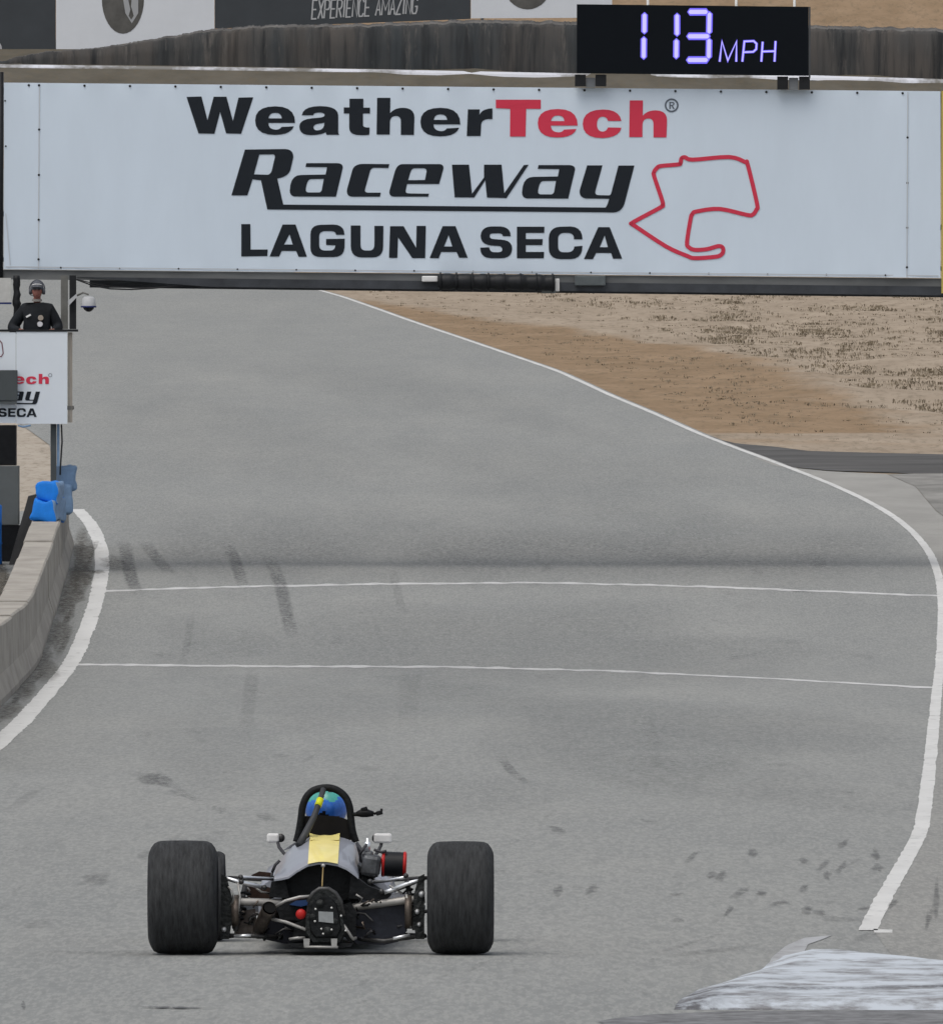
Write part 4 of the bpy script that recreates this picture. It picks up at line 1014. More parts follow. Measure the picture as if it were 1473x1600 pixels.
# ---------------------------------------------------------------- people
def skinned(name, joints, edges, m, sub=2, parent=None):
    """one continuous body: joints name -> (point, rx, ry)"""
    names = list(joints); idx = {n_: i for i, n_ in enumerate(names)}
    me = bpy.data.meshes.new(name); me.from_pydata([joints[n_][0] for n_ in names], [(idx[a_], idx[c_]) for a_, c_ in edges], [])
    o = bpy.data.objects.new(name, me); C.objects.link(o)
    md = o.modifiers.new('skin', 'SKIN'); o.modifiers.new('sub', 'SUBSURF').levels = sub
    md.use_smooth_shade = True
    sv = me.skin_vertices[0].data
    for i, n_ in enumerate(names): sv[i].radius = (joints[n_][1], joints[n_][2]); sv[i].use_root = (i == 0)
    o.modifiers['sub'].render_levels = sub
    dg = bpy.context.evaluated_depsgraph_get(); dg.update()
    nm = bpy.data.meshes.new_from_object(o.evaluated_get(dg)); nm.name = name
    o.modifiers.clear(); o.data = nm; nm.materials.clear(); nm.materials.append(m)
    nm.polygons.foreach_set('use_smooth', [True] * len(nm.polygons))
    if parent is not None: o.parent = parent
    return o
M_SKIN = mat('skin', (0.30, 0.145, 0.11), 0.55, var=0.15, scale=14)
M_JACKET = mat('black_jacket', (0.008, 0.010, 0.013), 0.75, var=0.4, scale=5, bump=0.6, bscale=7)
M_FACE = mat('ruddy_face', (0.30, 0.13, 0.105), 0.6, var=0.15, scale=14)
M_CAP = mat('grey_cap', (0.085, 0.09, 0.105), 0.75, var=0.2, scale=20)

def marshal():
    d = SD + 0.55
    q = P(58, 640, d); floor_z = (P(0, 634, SD).z)
    r = empty('person', (q.x, d, floor_z)); top = P(58, 437, d).z - floor_z     # crown height above the stand floor
    H = top; s = H / 1.80
    V = lambda x, y, z: Vector((x * s, y * s, z * s))
    J = {'hip': (V(0, 0, .95), .17 * s, .13 * s), 'waist': (V(0, 0, 1.12), .225 * s, .15 * s), 'chest': (V(0, 0, 1.29), .215 * s, .145 * s), 'neck': (V(0, -.01, 1.475), .10 * s, .09 * s),
         'shl': (V(-.185, 0, 1.375), .105 * s, .10 * s), 'shr': (V(.185, 0, 1.375), .105 * s, .10 * s),
         'ell': (V(-.375, .0, 1.09), .105 * s, .09 * s), 'elr': (V(.31, .0, 1.10), .105 * s, .09 * s), 'wrl': (V(-.24, -.24, 1.08), .045 * s, .045 * s), 'wrr': (V(.24, -.24, 1.08), .045 * s, .045 * s),
         'kl': (V(-.11, -.02, .50), .075 * s, .075 * s), 'kr': (V(.11, -.02, .50), .075 * s, .075 * s), 'hl': (V(-.10, 0, .85), .105 * s, .10 * s), 'hr': (V(.10, 0, .85), .105 * s, .10 * s),
         'al': (V(-.12, 0, .08), .05 * s, .05 * s), 'ar': (V(.12, 0, .08), .05 * s, .05 * s), 'tl': (V(-.13, -.17, .045), .042 * s, .042 * s), 'tr': (V(.13, -.17, .045), .042 * s, .042 * s)}
    E = [('hip', 'waist'), ('waist', 'chest'), ('chest', 'neck'), ('chest', 'shl'), ('chest', 'shr'), ('shl', 'ell'), ('ell', 'wrl'), ('shr', 'elr'), ('elr', 'wrr'), ('hip', 'hl'), ('hip', 'hr'), ('hl', 'kl'), ('hr', 'kr'), ('kl', 'al'), ('kr', 'ar'), ('al', 'tl'), ('ar', 'tr')]
    skinned('body', J, E, M_JACKET, 2, r)
    # head with a face, turned to the camera
    hc = V(0, -.02, 1.64); b = MB(); secs = []
    for k in range(15):
        ph = math.pi * (k / 14.0); z = math.cos(ph); row = []
        for j in range(24):
            th = 2 * math.pi * j / 24; x = math.sin(th) * math.sin(ph); y = -math.cos(th) * math.sin(ph)
            X = x * .077 * (1 - .22 * max(0, -z)); Y = y * .098; Zz = z * .125
            if y < -0.4 and abs(x) < 0.28 and -0.35 < z < 0.05: Y -= 0.022 * (1 - abs(x) / 0.28) * (1 - abs(z + .15) / .22)
            if y < -0.4 and 0.15 < abs(x) < 0.55 and 0.0 < z < 0.25: Y += 0.010
            if y < -0.4 and abs(x) < 0.35 and -0.62 < z < -0.5: Y += 0.006
            row.append(hc + V(X, Y, Zz))
        secs.append(row)
    b.loft(secs, closed=True)
    b.tube([hc + V(0, .02, -.18), hc + V(0, .0, -.06)], .052 * s, 12)
    hd = b.build('head', M_FACE, r)
    for sx in (-1, 1):
        MB().lathe([(-.006, .0), (0, .010 * s), (.004, .0)], hc + V(sx * .03, -.09, .018), (0, -1, 0), 8, True).build('eye', mat('eye', (0.03, 0.02, 0.02), 0.3), hd)
        MB().box(hc + V(sx * .079, .005, 0), (.018, .035, .06), None, .006).build('ear', M_SKIN, hd)
    MB().box(hc + V(0, -.094, -.066), (.045, .012, .011), None, .003).build('mouth', mat('lip', (0.16, 0.055, 0.05), 0.5), hd)
    # cap with pale brim edge, headset
    b = MB(); secs = []
    for k in range(8):
        ph = math.pi / 2 * (k / 7.0) * 1.12; row = []
        for j in range(24):
            th = 2 * math.pi * j / 24
            row.append(hc + V(math.sin(th) * math.sin(ph) * .092, -math.cos(th) * math.sin(ph) * .108, .042 + math.cos(ph) * .108))
        secs.append(row)
    b.loft(secs, closed=True); cap = b.build('cap', M_CAP, r)
    b = MB(); A1 = []; A2 = []
    for j in range(11):
        th = R(-62 + 124 * j / 10)
        A1.append(hc + V(math.sin(th) * .088, -math.cos(th) * .104, .062 + .03 * math.cos(th))); A2.append(hc + V(math.sin(th) * .080, -.075 - math.cos(th) * .10, .046 + .018 * math.cos(th)))
    b.loft([A1, A2], smooth=True); b.loft([A2, [p - V(0, 0, .012) for p in A2]]); b.loft([[p - V(0, 0, .012) for p in A2], [p - V(0, 0, .012) for p in A1]])
    b.build('brim', M_CAP, cap)
    MB().tube([A1[i] + V(0, -.012, .004) for i in range(1, 10)], .009 * s, 6).build('brim_trim', mat('trim_white', (0.55, 0.55, 0.56), 0.7), cap)
    for sx in (-1, 1):
        e = MB().lathe([(0, .03), (0.005, .046), (.035, .046), (.045, .03)], hc + V(sx * .072, .005, -.005), (sx, 0, 0), 16).build('ear_cup', M_CAP, r)
    MB().tube([hc + V(.11 * math.sin(t), .005, .02 + .135 * math.cos(t)) for t in np.linspace(-1.5, 1.5, 16)], .010 * s, 8).build('headband', M_CAP, r)
    MB().tube([hc + V(-.10, -.01, -.02), hc + V(-.09, -.08, -.06), hc + V(-.04, -.115, -.075)], .005 * s, 6).build('microphone', M_BLACK, r)
    MB().loft([[hc + V(.075 * math.sin(t), -.03 - .05 * math.cos(t), -.15) for t in np.linspace(-1.4, 1.4, 12)], [hc + V(.070 * math.sin(t), -.02 - .045 * math.cos(t), -.115) for t in np.linspace(-1.4, 1.4, 12)]]).build('collar', mat('collar_grey', (0.20, 0.19, 0.18), 0.8), r)
    MB().box(V(-.12, -.150, 1.285), (.075 * s, .012, .026 * s), Matrix.Rotation(R(-28), 3, 'Y')).build('jacket_patch', M_WHITE, r)
    for (x, z, rr, m) in ( (.055, 1.255, .042, mat('patch_tan', (0.30, 0.26, 0.22), 0.7)), (.045, 1.165, .042, mat('patch_white', (0.55, 0.55, 0.58), 0.7))):
        MB().lathe([(0, rr * s), (.012, rr * s * .9)], V(x, -.158 + abs(x) * .22, z), (0, -1, 0.12), 12).build('jacket_patch', m, r)
    # hands on the rail
    for sx in (-1, 1):
        w0 = V(sx * .24, -.24, 1.08)
        j = {'palm': (w0 + V(-sx * .02, -.06, .0), .036, .02), 'wrist': (w0, .034, .03)}
        e = [('palm', 'wrist')]
        for fi in range(4):
            x0 = (fi - 1.5) * .02; L = [.8, 1.0, .95, .75][fi]
            j[f'a{fi}'] = (w0 + V(-sx * .02 + x0, -.105, .005), .010, .010); j[f'b{fi}'] = (w0 + V(-sx * .02 + x0 * 1.05, -.105 - .032 * L, -.005), .009, .009); j[f'c{fi}'] = (w0 + V(-sx * .02 + x0, -.105 - .05 * L, -.028), .008, .008)
            e += [('palm', f'a{fi}'), (f'a{fi}', f'b{fi}'), (f'b{fi}', f'c{fi}')]
        j['t0'] = (w0 + V(-sx * .06, -.05, .0), .012, .012); j['t1'] = (w0 + V(-sx * .075, -.085, -.008), .009, .009); e += [('palm', 't0'), ('t0', 't1')]
        skinned('hand', j, e, M_SKIN, 1, r)
    tag(r, 'marshal in a black jacket, grey cap and headset standing behind the white panel', 'person')
marshal()

# ---------------------------------------------------------------- the race car
CD = 100.0
car = empty('race_car', (P(502, 1495, CD).x, CD, Z(CD) + 0.013), -R(0.6))
CM = Matrix.Translation(car.location) @ Matrix.Rotation(-R(0.6), 4, 'Z'); CI = CM.inverted()
def c(px, py, y): return CI @ P(px, py, CD + y)
M_RUB = mat('tyre_rubber', (0.032, 0.0335, 0.035), 0.85, var=0.5, scale=9, stretch=(6, 1, 1), bump=0.35, bscale=30)
M_RUBS = mat('tyre_sidewall', (0.016, 0.017, 0.018), 0.7, var=0.2, scale=8)
M_ALLOY = mat('cast_alloy', (0.30, 0.31, 0.32), 0.45, 0.9, var=0.25, scale=12)
M_CHROME = mat('chromed_rod', (0.80, 0.82, 0.84), 0.35, 0.8)
M_SILVER = mat('silver_paint', (0.27, 0.285, 0.325), 0.42, 0.0, var=0.06, scale=6, coat=0.3)
M_YEL = mat('yellow_paint', (0.90, 0.77, 0.27), 0.42, var=0.06, scale=6, coat=0.3)
M_CBLK = mat('black_metal', (0.005, 0.006, 0.007), 0.6, 0.0, var=0.5, scale=14, bump=0.4, bscale=30)
M_CDK = mat('oily_casting', (0.018, 0.020, 0.020), 0.5, 0.2, var=0.7, scale=18, bump=0.7, bscale=40)
M_GUN = mat('gunmetal', (0.075, 0.075, 0.075), 0.45, 0.6, var=0.45, scale=14)
M_EXH = mat('exhaust_steel', (0.12, 0.10, 0.085), 0.5, 0.7, var=0.5, scale=16)
M_TUBE = mat('pale_tube', (0.36, 0.355, 0.34), 0.5, 0.4, var=0.25, scale=10)
M_BOLT = mat('bright_bolt', (0.62, 0.62, 0.6), 0.5, 0.5)
M_HOSE = mat('braided_hose', (0.05, 0.05, 0.055), 0.6, 0.2)
M_CRED = mat('red_plastic', (0.44, 0.018, 0.016), 0.4)
M_GOLD = mat('brass_rod', (0.30, 0.22, 0.10), 0.5, 0.6)
M_BROWN = mat('rusty_brown', (0.035, 0.020, 0.014), 0.7, 0.2, var=0.6, scale=20)

def wheel(x, y, rad, wd, shoulder):
    h = wd / 2
    rim = MB().lathe([(-h * .82, rad * .56), (-h * .8, rad * .60), (-h * .7, rad * .52), (-h * .2, rad * .46), (h * .2, rad * .46), (h * .7, rad * .52), (h * .8, rad * .60), (h * .82, rad * .56)], (x, y, rad), (1, 0, 0), 40, True)
    rim.lathe([(-0.03, rad * .46), (-0.02, 0.05), (0.02, 0.05), (0.03, rad * .46)], (x, y, rad), (1, 0, 0), 24, True)
    for k in range(5):
        q = 2 * math.pi * k / 5
        rim.tube([(x, y + math.cos(q) * .05, rad + math.sin(q) * .05), (x, y + math.cos(q) * rad * .5, rad + math.sin(q) * rad * .5)], [0.03, 0.02], 6)
    w_ = rim.build('wheel', M_ALLOY, car)
    s_ = shoulder
    prof = [(-h * .80, rad * .57), (-h * .93, rad * .63), (-h * .99, rad * .69), (-h * 1.0, rad * .74), (-h * .985, rad - s_ * .62), (-h * .92, rad - s_ * .36), (-h * .83, rad - s_ * .15), (-h * .71, rad - s_ * 0.05)]
    tread = [(h * t, rad - 0.008 * t * t) for t in np.linspace(-.62, .62, 13)]
    prof = prof + tread + [(-a_, r_) for a_, r_ in reversed(prof)]
    b = MB(); n = 64; m_ = len(prof); vs = []
    for (a_, r_) in prof:
        for k in range(n):
            q = 2 * math.pi * k / n; rr = r_ * (1 + 0.003 * mnoise.noise(Vector((a_ * 20, q * 3, x))))
            z = rad + rr * math.sin(q)
            bulge = 1.0
            if z < 0.03: z = max(z, 0.001); bulge = 1.02
            vs.append((x + a_ * bulge, y + rr * math.cos(q), z))
    b.add(vs, [(i * n + k, i * n + (k + 1) % n, (i + 1) * n + (k + 1) % n, (i + 1) * n + k) for i in range(m_ - 1) for k in range(n)], True)
    t_ = b.build('tyre', M_RUB, w_)
    for sx in (-1, 1):
        MB().lathe([(0, 0.0), (0.01, .035), (.05, .03), (.06, 0)], (x + sx * .02, y, rad), (sx, 0, 0), 12, True).build('wheel_nut', M_BOLT, w_)
    return w_
wl = c(286, 1400, 0); wr = c(719.5, 1400, 0)
wheel(wl.x, 0, 0.331, 0.402, 0.115)
wheel(wr.x, 0, 0.329, 0.385, 0.105)
wheel(-0.755, 2.5, 0.268, 0.27, 0.035)
wheel(0.755, 2.5, 0.268, 0.27, 0.035)

# engine cover (silver) with yellow stripe
rear = [(428, 1374), (440, 1372.5), (451, 1370), (464, 1360.5), (480, 1351.5), (497, 1348), (512, 1348), (528, 1351), (541, 1356.5), (549, 1362), (556, 1367.5), (560, 1371)]
front = [(429, 1363), (434, 1349), (445, 1335), (458, 1322), (470, 1314), (484, 1308), (507, 1306), (531, 1308), (545, 1312), (555, 1318), (561, 1338), (562, 1362)]
front[4:9] = [(471, 1316), (484, 1308), (508, 1306), (531, 1308), (544, 1312)]
def sec(y, t, lift=0.0):
    out = []
    for k, (a_, f_) in enumerate(zip(rear, front)):
        px = a_[0] + (f_[0] - a_[0]) * t; py = a_[1] + (f_[1] - a_[1]) * t - lift * math.sin(math.pi * k / 11)
        out.append(c(px, py, y))
    return out
ys = [(-0.02, 0.0, 0), (0.2, .22, 1.5), (0.5, .5, 2.5), (0.8, .78, 2), (1.1, 1.0, 0)]
cov = MB(); inner = []
secs = [sec(*q) for q in ys]
cov.loft(secs)
cov.loft([[p + Vector((0, 0.0, -0.012)) for p in s_] for s_ in secs])
cov.loft([secs[0], [p + Vector((0, 0.0, -0.012)) for p in secs[0]]], smooth=False)
cover = cov.build('engine_cover', M_SILVER, car)
b = MB(); ss = []
for (y, t, lf_) in ys:
    s_ = sec(y - (0.006 if t == 0 else 0), t, lf_); row = []
    xa = c(481 + 3 * t, 1350, y).x; xb = c(528 + 3 * t, 1350, y).x
    X = [p.x for p in s_]; Zs = [p.z for p in s_]
    for k in range(9):
        x = xa + (xb - xa) * k / 8; row.append(Vector((x, s_[0].y - (0.0 if t else 0.004), float(np.interp(x, X, Zs)) + 0.004)))
    ss.append(row)
b.loft(ss); b.build('stripe', M_YEL, cover)
# headrest fairing behind the driver (yellow, hollowed)
b = MB(); ss = []
for k, (y, py, hw) in enumerate([(0.80, 1316, 22.5), (0.95, 1311.5, 23), (1.10, 1306, 23.5), (1.16, 1305, 23.5)]):
    row = []
    for j in range(9):
        u = j / 4 - 1
        row.append(c(507.3 + u * hw, py + 4.5 * (1 - u * u) * (k / 3.0) - 1.0, y) + Vector((0, 0, 0.008)))
    ss.append(row)
b.loft(ss); b.build('headrest_fairing', M_YEL, cover)
# engine, gearbox
b = MB()
b.box((0.0, 0.85, 0.27), (0.44, 0.75, 0.26), None, 0.03)
for sx in (-1, 1):
    b.box((sx * 0.2, 0.85, 0.42), (0.16, 0.7, 0.14), Matrix.Rotation(sx * R(38), 3, 'Y'), 0.02)
    for k in range(4): b.tube([(sx * 0.24, 0.6 + k * .16, 0.38), (sx * 0.33, 0.56 + k * .16, 0.33), (sx * 0.34, 0.45 + k * .1, 0.22)], 0.022, 8)
eng = b.build('engine', M_CDK, car)
for k in range(8):
    MB().tube([(-.06 + .12 * (k % 2), .58 + .16 * (k // 2), .45), (-.06 + .12 * (k % 2), .58 + .16 * (k // 2), .50)], [.028, .034], 10).build('intake_trumpet', M_GUN, eng)
# black sheets under the cover arch stand in for the shaded cavity
arch = [c(px, py + 3, 0.10) for px, py in rear[1:]]
low = [c(px, 1404 + 4 * abs(px - 502) / 60, 0.10) for px, py in rear[1:]]
b = MB(); b.loft([arch, low], smooth=False); b.loft([[p + Vector((0, .25, 0)) for p in arch], [p + Vector((0, .25, 0)) for p in low]], smooth=False)
b.loft([low, [p + Vector((0, .25, 0)) for p in low]], smooth=False)
b.build('cavity_fill', M_CBLK, car)
for pts in ([(424, 1378), (445, 1374), (452, 1404), (420, 1402)], [(548, 1364), (575, 1385), (612, 1398), (600, 1410), (545, 1404)]):
    f_ = [c(px, py, 0.02) for px, py in pts]
    g_ = [p + Vector((0, .18, 0)) for p in f_]; n = len(f_)
    b = MB(); b.add(f_ + g_, [tuple(range(n)), tuple(range(2 * n - 1, n - 1, -1))] + [(i, (i + 1) % n, n + (i + 1) % n, n + i) for i in range(n)])
    b.build('cavity_side_fill', M_CBLK, car)
GP = [(478, 1462), (476, 1436), (481, 1410), (489, 1396), (499, 1389), (513, 1389), (524, 1396), (532, 1408), (537, 1432), (541, 1458), (532, 1476), (488, 1476)]
def ext(name, pts, y0, y1, m, parent, taper=1.0, bev=0.0):
    cx = sum(p[0] for p in pts) / len(pts); cy = sum(p[1] for p in pts) / len(pts)
    a_ = [c(cx + (px - cx) * taper, cy + (py - cy) * taper, y0) for px, py in pts]
    bq = [c(px, py, y0 + 0.03) for px, py in pts] if taper != 1 else None
    e_ = [c(px, py, y1) for px, py in pts]
    b = MB(); b.loft([a_] + ([bq] if bq else []) + [e_], closed=True, smooth=False); n = len(a_)
    b.add(a_, [tuple(range(n))]); b.add(e_, [tuple(range(n - 1, -1, -1))])
    return b.build(name, m, parent)
gb = ext('gearbox', GP, -0.24, 0.55, M_CDK, car, 0.93)
ext('cover_plate', [(507 + (p[0] - 507) * .8, 1436 + (p[1] - 1436) * .78) for p in GP], -0.262, -0.238, M_CBLK, gb, 0.9)
ext('side_casing', [(536, 1414), (548, 1410), (556, 1424), (556, 1462), (544, 1472), (538, 1462)], -.10, .30, M_CBLK, car)
ext('side_casing', [(462, 1442), (480, 1436), (482, 1470), (456, 1472)], -.08, .30, M_CBLK, car)
# flange ring on the top of the gearbox casing
MB().tube([c(px, py, -0.23) for px, py in GP[2:9]], 0.013, 8).build('flange', M_GUN, gb)
ext('maker_plate', [(497.5, 1424.5), (520.5, 1425.5), (521, 1443), (498, 1440.5)], -0.27, -0.262, mat('plate_silver', (0.33, 0.345, 0.35), 0.45, 0.5, var=0.15, scale=30), gb)
for px, py in [(493, 1421), (492, 1440), (518, 1419), (502, 1452), (518, 1453), (505, 1459.5), (533, 1431.5), (540, 1454.5)]:
    MB().lathe([(-.014, .0), (-.010, .006), (.0, .007)], c(px, py, -0.262), (0, 1, 0), 8, True).build('bolt', M_BOLT, gb)
for px, py, r_ in ((500, 1412, .028), (512, 1455, .03), (489, 1433, .022), (524, 1440, .02)):
    MB().lathe([(-.02, .0), (-.02, r_ * .8), (.02, r_)], c(px, py, -0.250), (0, 1, 0), 14, True).build('boss', M_CDK, gb)
MB().lathe([(-.02, 0.0), (-.02, .026), (-.006, .030), (.05, .030)], c(470, 1429, -0.2), (0, 1, 0), 18, True).build('rain_light', M_CRED, car)
# rear frame tubes
def tubes(name, lst, r_, m, n=8):
    for pts in lst: MB().tube([c(*p) for p in pts], r_, n).build(name, m, car)
tubes('frame_tube', [[(430, 1417, -.18), (446, 1408, -.19), (468, 1402, -.2), (486, 1401, -.2)], [(424, 1436.5, -.18), (446, 1441, -.2), (470, 1450, -.2), (492, 1459, -.2)]], 0.0095, M_TUBE)
tubes('frame_tube', [[(425, 1436, -.17), (431, 1417, -.17)]], 0.011, M_GUN)
# drive shafts
tubes('drive_shaft', [[(346, 1409, .0), (380, 1409.5, .0), (432, 1411, 0.05), (480, 1414, .08)], [(535, 1421, .08), (560, 1417, .05), (634, 1407, .0), (664, 1405, .0)]], 0.023, mat('shaft_grey', (0.33, 0.32, 0.30), 0.5, 0.4, var=0.3, scale=8), 10)
# upper links
tubes('upper_arm', [[(346, 1371, .0), (372, 1378, .0), (408, 1386.5, .02)], [(612, 1391, .0), (640, 1380, .0), (662, 1374.5, .0)], [(600, 1395, .0), (622, 1388, .0)]], 0.013, M_CHROME)
tubes('radius_rod', [[(376, 1371, .06), (400, 1372.5, .25), (428, 1374, .5)], [(578, 1379, .45), (606, 1376.5, .2), (634, 1371, .03)]], 0.010, M_CHROME)
tubes('upper_arm', [[(596, 1397, .05), (630, 1386, .02), (658, 1374, .0)]], 0.014, M_CBLK)
for px, py in ((376, 1371), (413, 1387), (634, 1369), (661, 1373), (596, 1393), (578, 1378), (377, 1378)):
    MB().lathe([(-.02, .0), (-.018, .011), (.0, .016), (.018, .011), (.02, .0)], c(px, py, -0.01), (0, 1, 0), 12, True).build('ball_joint', M_GUN, car)
tubes('lower_arm', [[(352, 1462, -.02), (400, 1463, -.05), (440, 1465, .1)], [(352, 1464, .02), (420, 1456, .5)], [(664, 1462, -.02), (600, 1471, -.05), (545, 1466, .1)], [(664, 1463, .02), (585, 1458, .5)]], 0.013, M_GUN)
tubes('toe_link', [[(366, 1463.5, -.08), (392, 1462, -.1)], [(614, 1467, -.1), (640, 1461, -.08)]], 0.009, M_CHROME)
for pts in ([(612, 1398), (624, 1394), (640, 1396), (638, 1402), (616, 1404)], [(640, 1400), (650, 1396), (653, 1402), (644, 1406)], [(346, 1382), (352, 1379), (357, 1392), (350, 1404)], [(600, 1397), (612, 1399), (610, 1405), (598, 1403)]):
    ext('brake_bracket', pts, .03, .07, mat('bracket_pale', (0.40, 0.40, 0.43), 0.45, 0.4, var=0.4, scale=25), car)
tubes('brake_hose', [[(384, 1384, .1), (390, 1392, .1), (386, 1400, .1)], [(400, 1388, .05), (408, 1394, .05), (420, 1396, .1)], [(556, 1398, -.02), (566, 1404, -.02), (562, 1412, -.02)], [(608, 1384, .0), (618, 1390, .02), (628, 1396, .02)]], 0.006, M_TUBE, 6)
# coil-over dampers, uprights, added gap plate
def coil(a_, e_, r_, m):
    a_, e_ = Vector(a_), Vector(e_); t = (e_ - a_).normalized(); u = t.orthogonal().normalized(); v = t.cross(u)
    n = 70; pts = [a_ + (e_ - a_) * (k / n) + (u * math.cos(k * .55) + v * math.sin(k * .55)) * r_ for k in range(n + 1)]
    return MB().tube(pts, .0065, 5)
for a_, e_ in (((368, 1455, -.03), (384, 1380, .05)), ((648, 1453, -.03), (636, 1376, .05))):
    d_ = MB().tube([c(*a_), c(*e_)], .016, 8).build('damper', M_GUN, car)
    coil(c(a_[0] + 2, a_[1] - 14, a_[2]), c(e_[0], e_[1] + 14, e_[2]), .030, None).build('spring', M_CBLK, d_)
up = [(345, 1366), (354, 1370), (362, 1400), (363, 1435), (358, 1468), (345, 1468)]
ext('upright', up, -.05, .07, M_CDK, car); ext('upright', [(1002 - x + 6, y) for x, y in up], -.05, .07, M_CDK, car)
tubes('brake_hose', [[(357, 1386, -.06), (363, 1392, -.08), (365, 1405, -.08), (360, 1416, -.05)], [(372, 1380, -.02), (375, 1402, -.05), (372, 1425, -.05), (366, 1440, -.02)], [(635, 1398, -.03), (637, 1418, -.04), (642, 1450, -.03)], [(648, 1392, -.02), (655, 1398, -.03), (660, 1392, .0)]], 0.0065, M_TUBE, 6)
MB().lathe([(-.02, .0), (-.02, .10), (.02, .10), (.02, .0)], c(368, 1425, 0.02), (1, 0, 0), 22, True).build('brake_disc', M_EXH, car)
MB().lathe([(-.02, .0), (-.02, .10), (.02, .10), (.02, .0)], c(638, 1425, 0.02), (1, 0, 0), 22, True).build('brake_disc', M_EXH, car)
for px, py, hw, hh in ((659, 1397, 5, 5), (655, 1444, 3.5, 6), (652, 1424, 4, 5), (350, 1452, 4, 5)):
    MB().lathe([(-.035, .0), (-.034, hw / 269 * .6), (-.02, hw / 269), (.02, hw / 269), (.03, 0)], c(px, py, -.04), (0, 1, 0.2), 12, True).build('caliper_piston', mat('caliper_pale', (0.38, 0.39, 0.40), 0.45, 0.5, var=0.5, scale=30), car)
rg = random.Random(11)
for k in range(22):
    lx, hx = ((366, 440), (540, 655))[k % 2]
    x, y = rg.uniform(lx, hx), rg.uniform(1392, 1462); pts = [(x, y, rg.uniform(-.05, .05))]
    for _ in range(3): x += rg.uniform(-14, 14); y += rg.uniform(-9, 12); pts.append((x, min(y, 1470), rg.uniform(-.04, .08)))
    MB().tube([c(*p) for p in pts], rg.choice([.005, .006, .008]), 6).build('hose', rg.choice([M_CDK, M_CDK, M_HOSE, M_EXH, M_GUN]), car)
ext('added_gap_plate', [(358, 1424), (372, 1416), (374, 1428), (362, 1447), (357, 1446)], -.03, .08, mat('gap_pale', (0.42, 0.44, 0.43), 0.5, var=0.15), car)  # added pale plate standing in for bright ground behind the gap
ext('heat_shield', [(366, 1440), (378, 1424), (399, 1420), (403, 1458), (366, 1462)], .06, .10, mat('shield_bronze', (0.10, 0.085, 0.075), 0.5, 0.5, var=0.8, scale=16), car)
# exhaust on the left
ex = MB().tube([c(442, 1420, 1.0), c(412, 1450, .55), (c(404, 1458, .2)), c(406, 1450, 0.0), c(413, 1434, -.14), c(421, 1419, -.26)], [.035, .036, .037, .038, .039, .041], 16, False)
exo = ex.build('exhaust_pipe', M_EXH, car)
MB().lathe([(0.004, 0.0), (0.004, .036)], c(421.5, 1418.5, -.245), (c(421, 1419, -.26) - c(413, 1434, -.14)).normalized(), 16, True).build('pipe_bore', mat('bore_black', (0.004, 0.004, 0.004), 0.9), exo)  # flat black disc closing the pipe mouth
# oil tank and panels on the right, under-engine mass on the left
ext('oil_tank', [(548, 1420), (575, 1416), (632, 1412), (636, 1455), (622, 1472), (600, 1477), (556, 1475), (546, 1460)], .05, .32, mat('tank_black', (0.022, 0.024, 0.032), 0.4, 0.3, var=0.5, scale=10, bump=0.3, bscale=9), car)
ext('oil_cooler', [(400, 1452), (430, 1434), (484, 1440), (484, 1474), (444, 1475), (402, 1466)], .10, .34, mat('cooler_navy', (0.012, 0.013, 0.0185), 0.45, 0.3, var=0.5, scale=12), car)
ext('starter_motor', [(432, 1420), (440, 1409), (478, 1404), (480, 1440), (438, 1437)], .0, .3, M_CBLK, car)
ext('ignition_coil', [(452, 1414), (462, 1408), (484, 1406), (484, 1414), (470, 1417)], -.03, .02, mat('coil_blue', (0.02, 0.05, 0.14), 0.4), car)
ext('wiring_box', [(384, 1386), (398, 1380), (424, 1388), (428, 1404), (400, 1406), (386, 1402)], .2, .4, M_BROWN, car)
ext('wiring_box', [(392, 1368), (405, 1362), (424, 1364), (428, 1372), (400, 1373)], .6, .8, M_BROWN, car)
# underside: floor, skid plate, jacking points
ext('skid_plate', [(450, 1474), (552, 1474), (548, 1479.5), (529, 1482), (476, 1482), (452, 1479.5)], -.22, .5, M_CBLK, car)
for px in (479, 522): ext('jack_bracket', [(px - 5, 1467), (px + 5, 1467), (px + 4, 1481), (px - 4, 1481)], -.255, -.225, M_TUBE, car)
tubes('jack_bracket', [[(476, 1480, -.25), (528, 1480.5, -.25)]], 0.008, M_TUBE)
tubes('hose', [[(536, 1445, -.22), (545, 1458, -.22), (551, 1468, -.2), (556, 1466, -.15)], [(452, 1468, -.2), (465, 1466, -.22), (476, 1466, -.2)]], 0.009, M_TUBE, 6)
# thin brass rod down the middle of the cavity
MB().tube([c(505, 1351, -.06), c(504, 1370, -.1), c(503, 1392, -.2)], .0045, 6).build('breather_rod', M_GOLD, car)
MB().lathe([(-.012, .0), (-.006, .012), (.006, .012), (.012, 0)], c(505, 1353, -.065), (0, 1, 0), 10, True).build('rod_knob', M_TUBE, car)
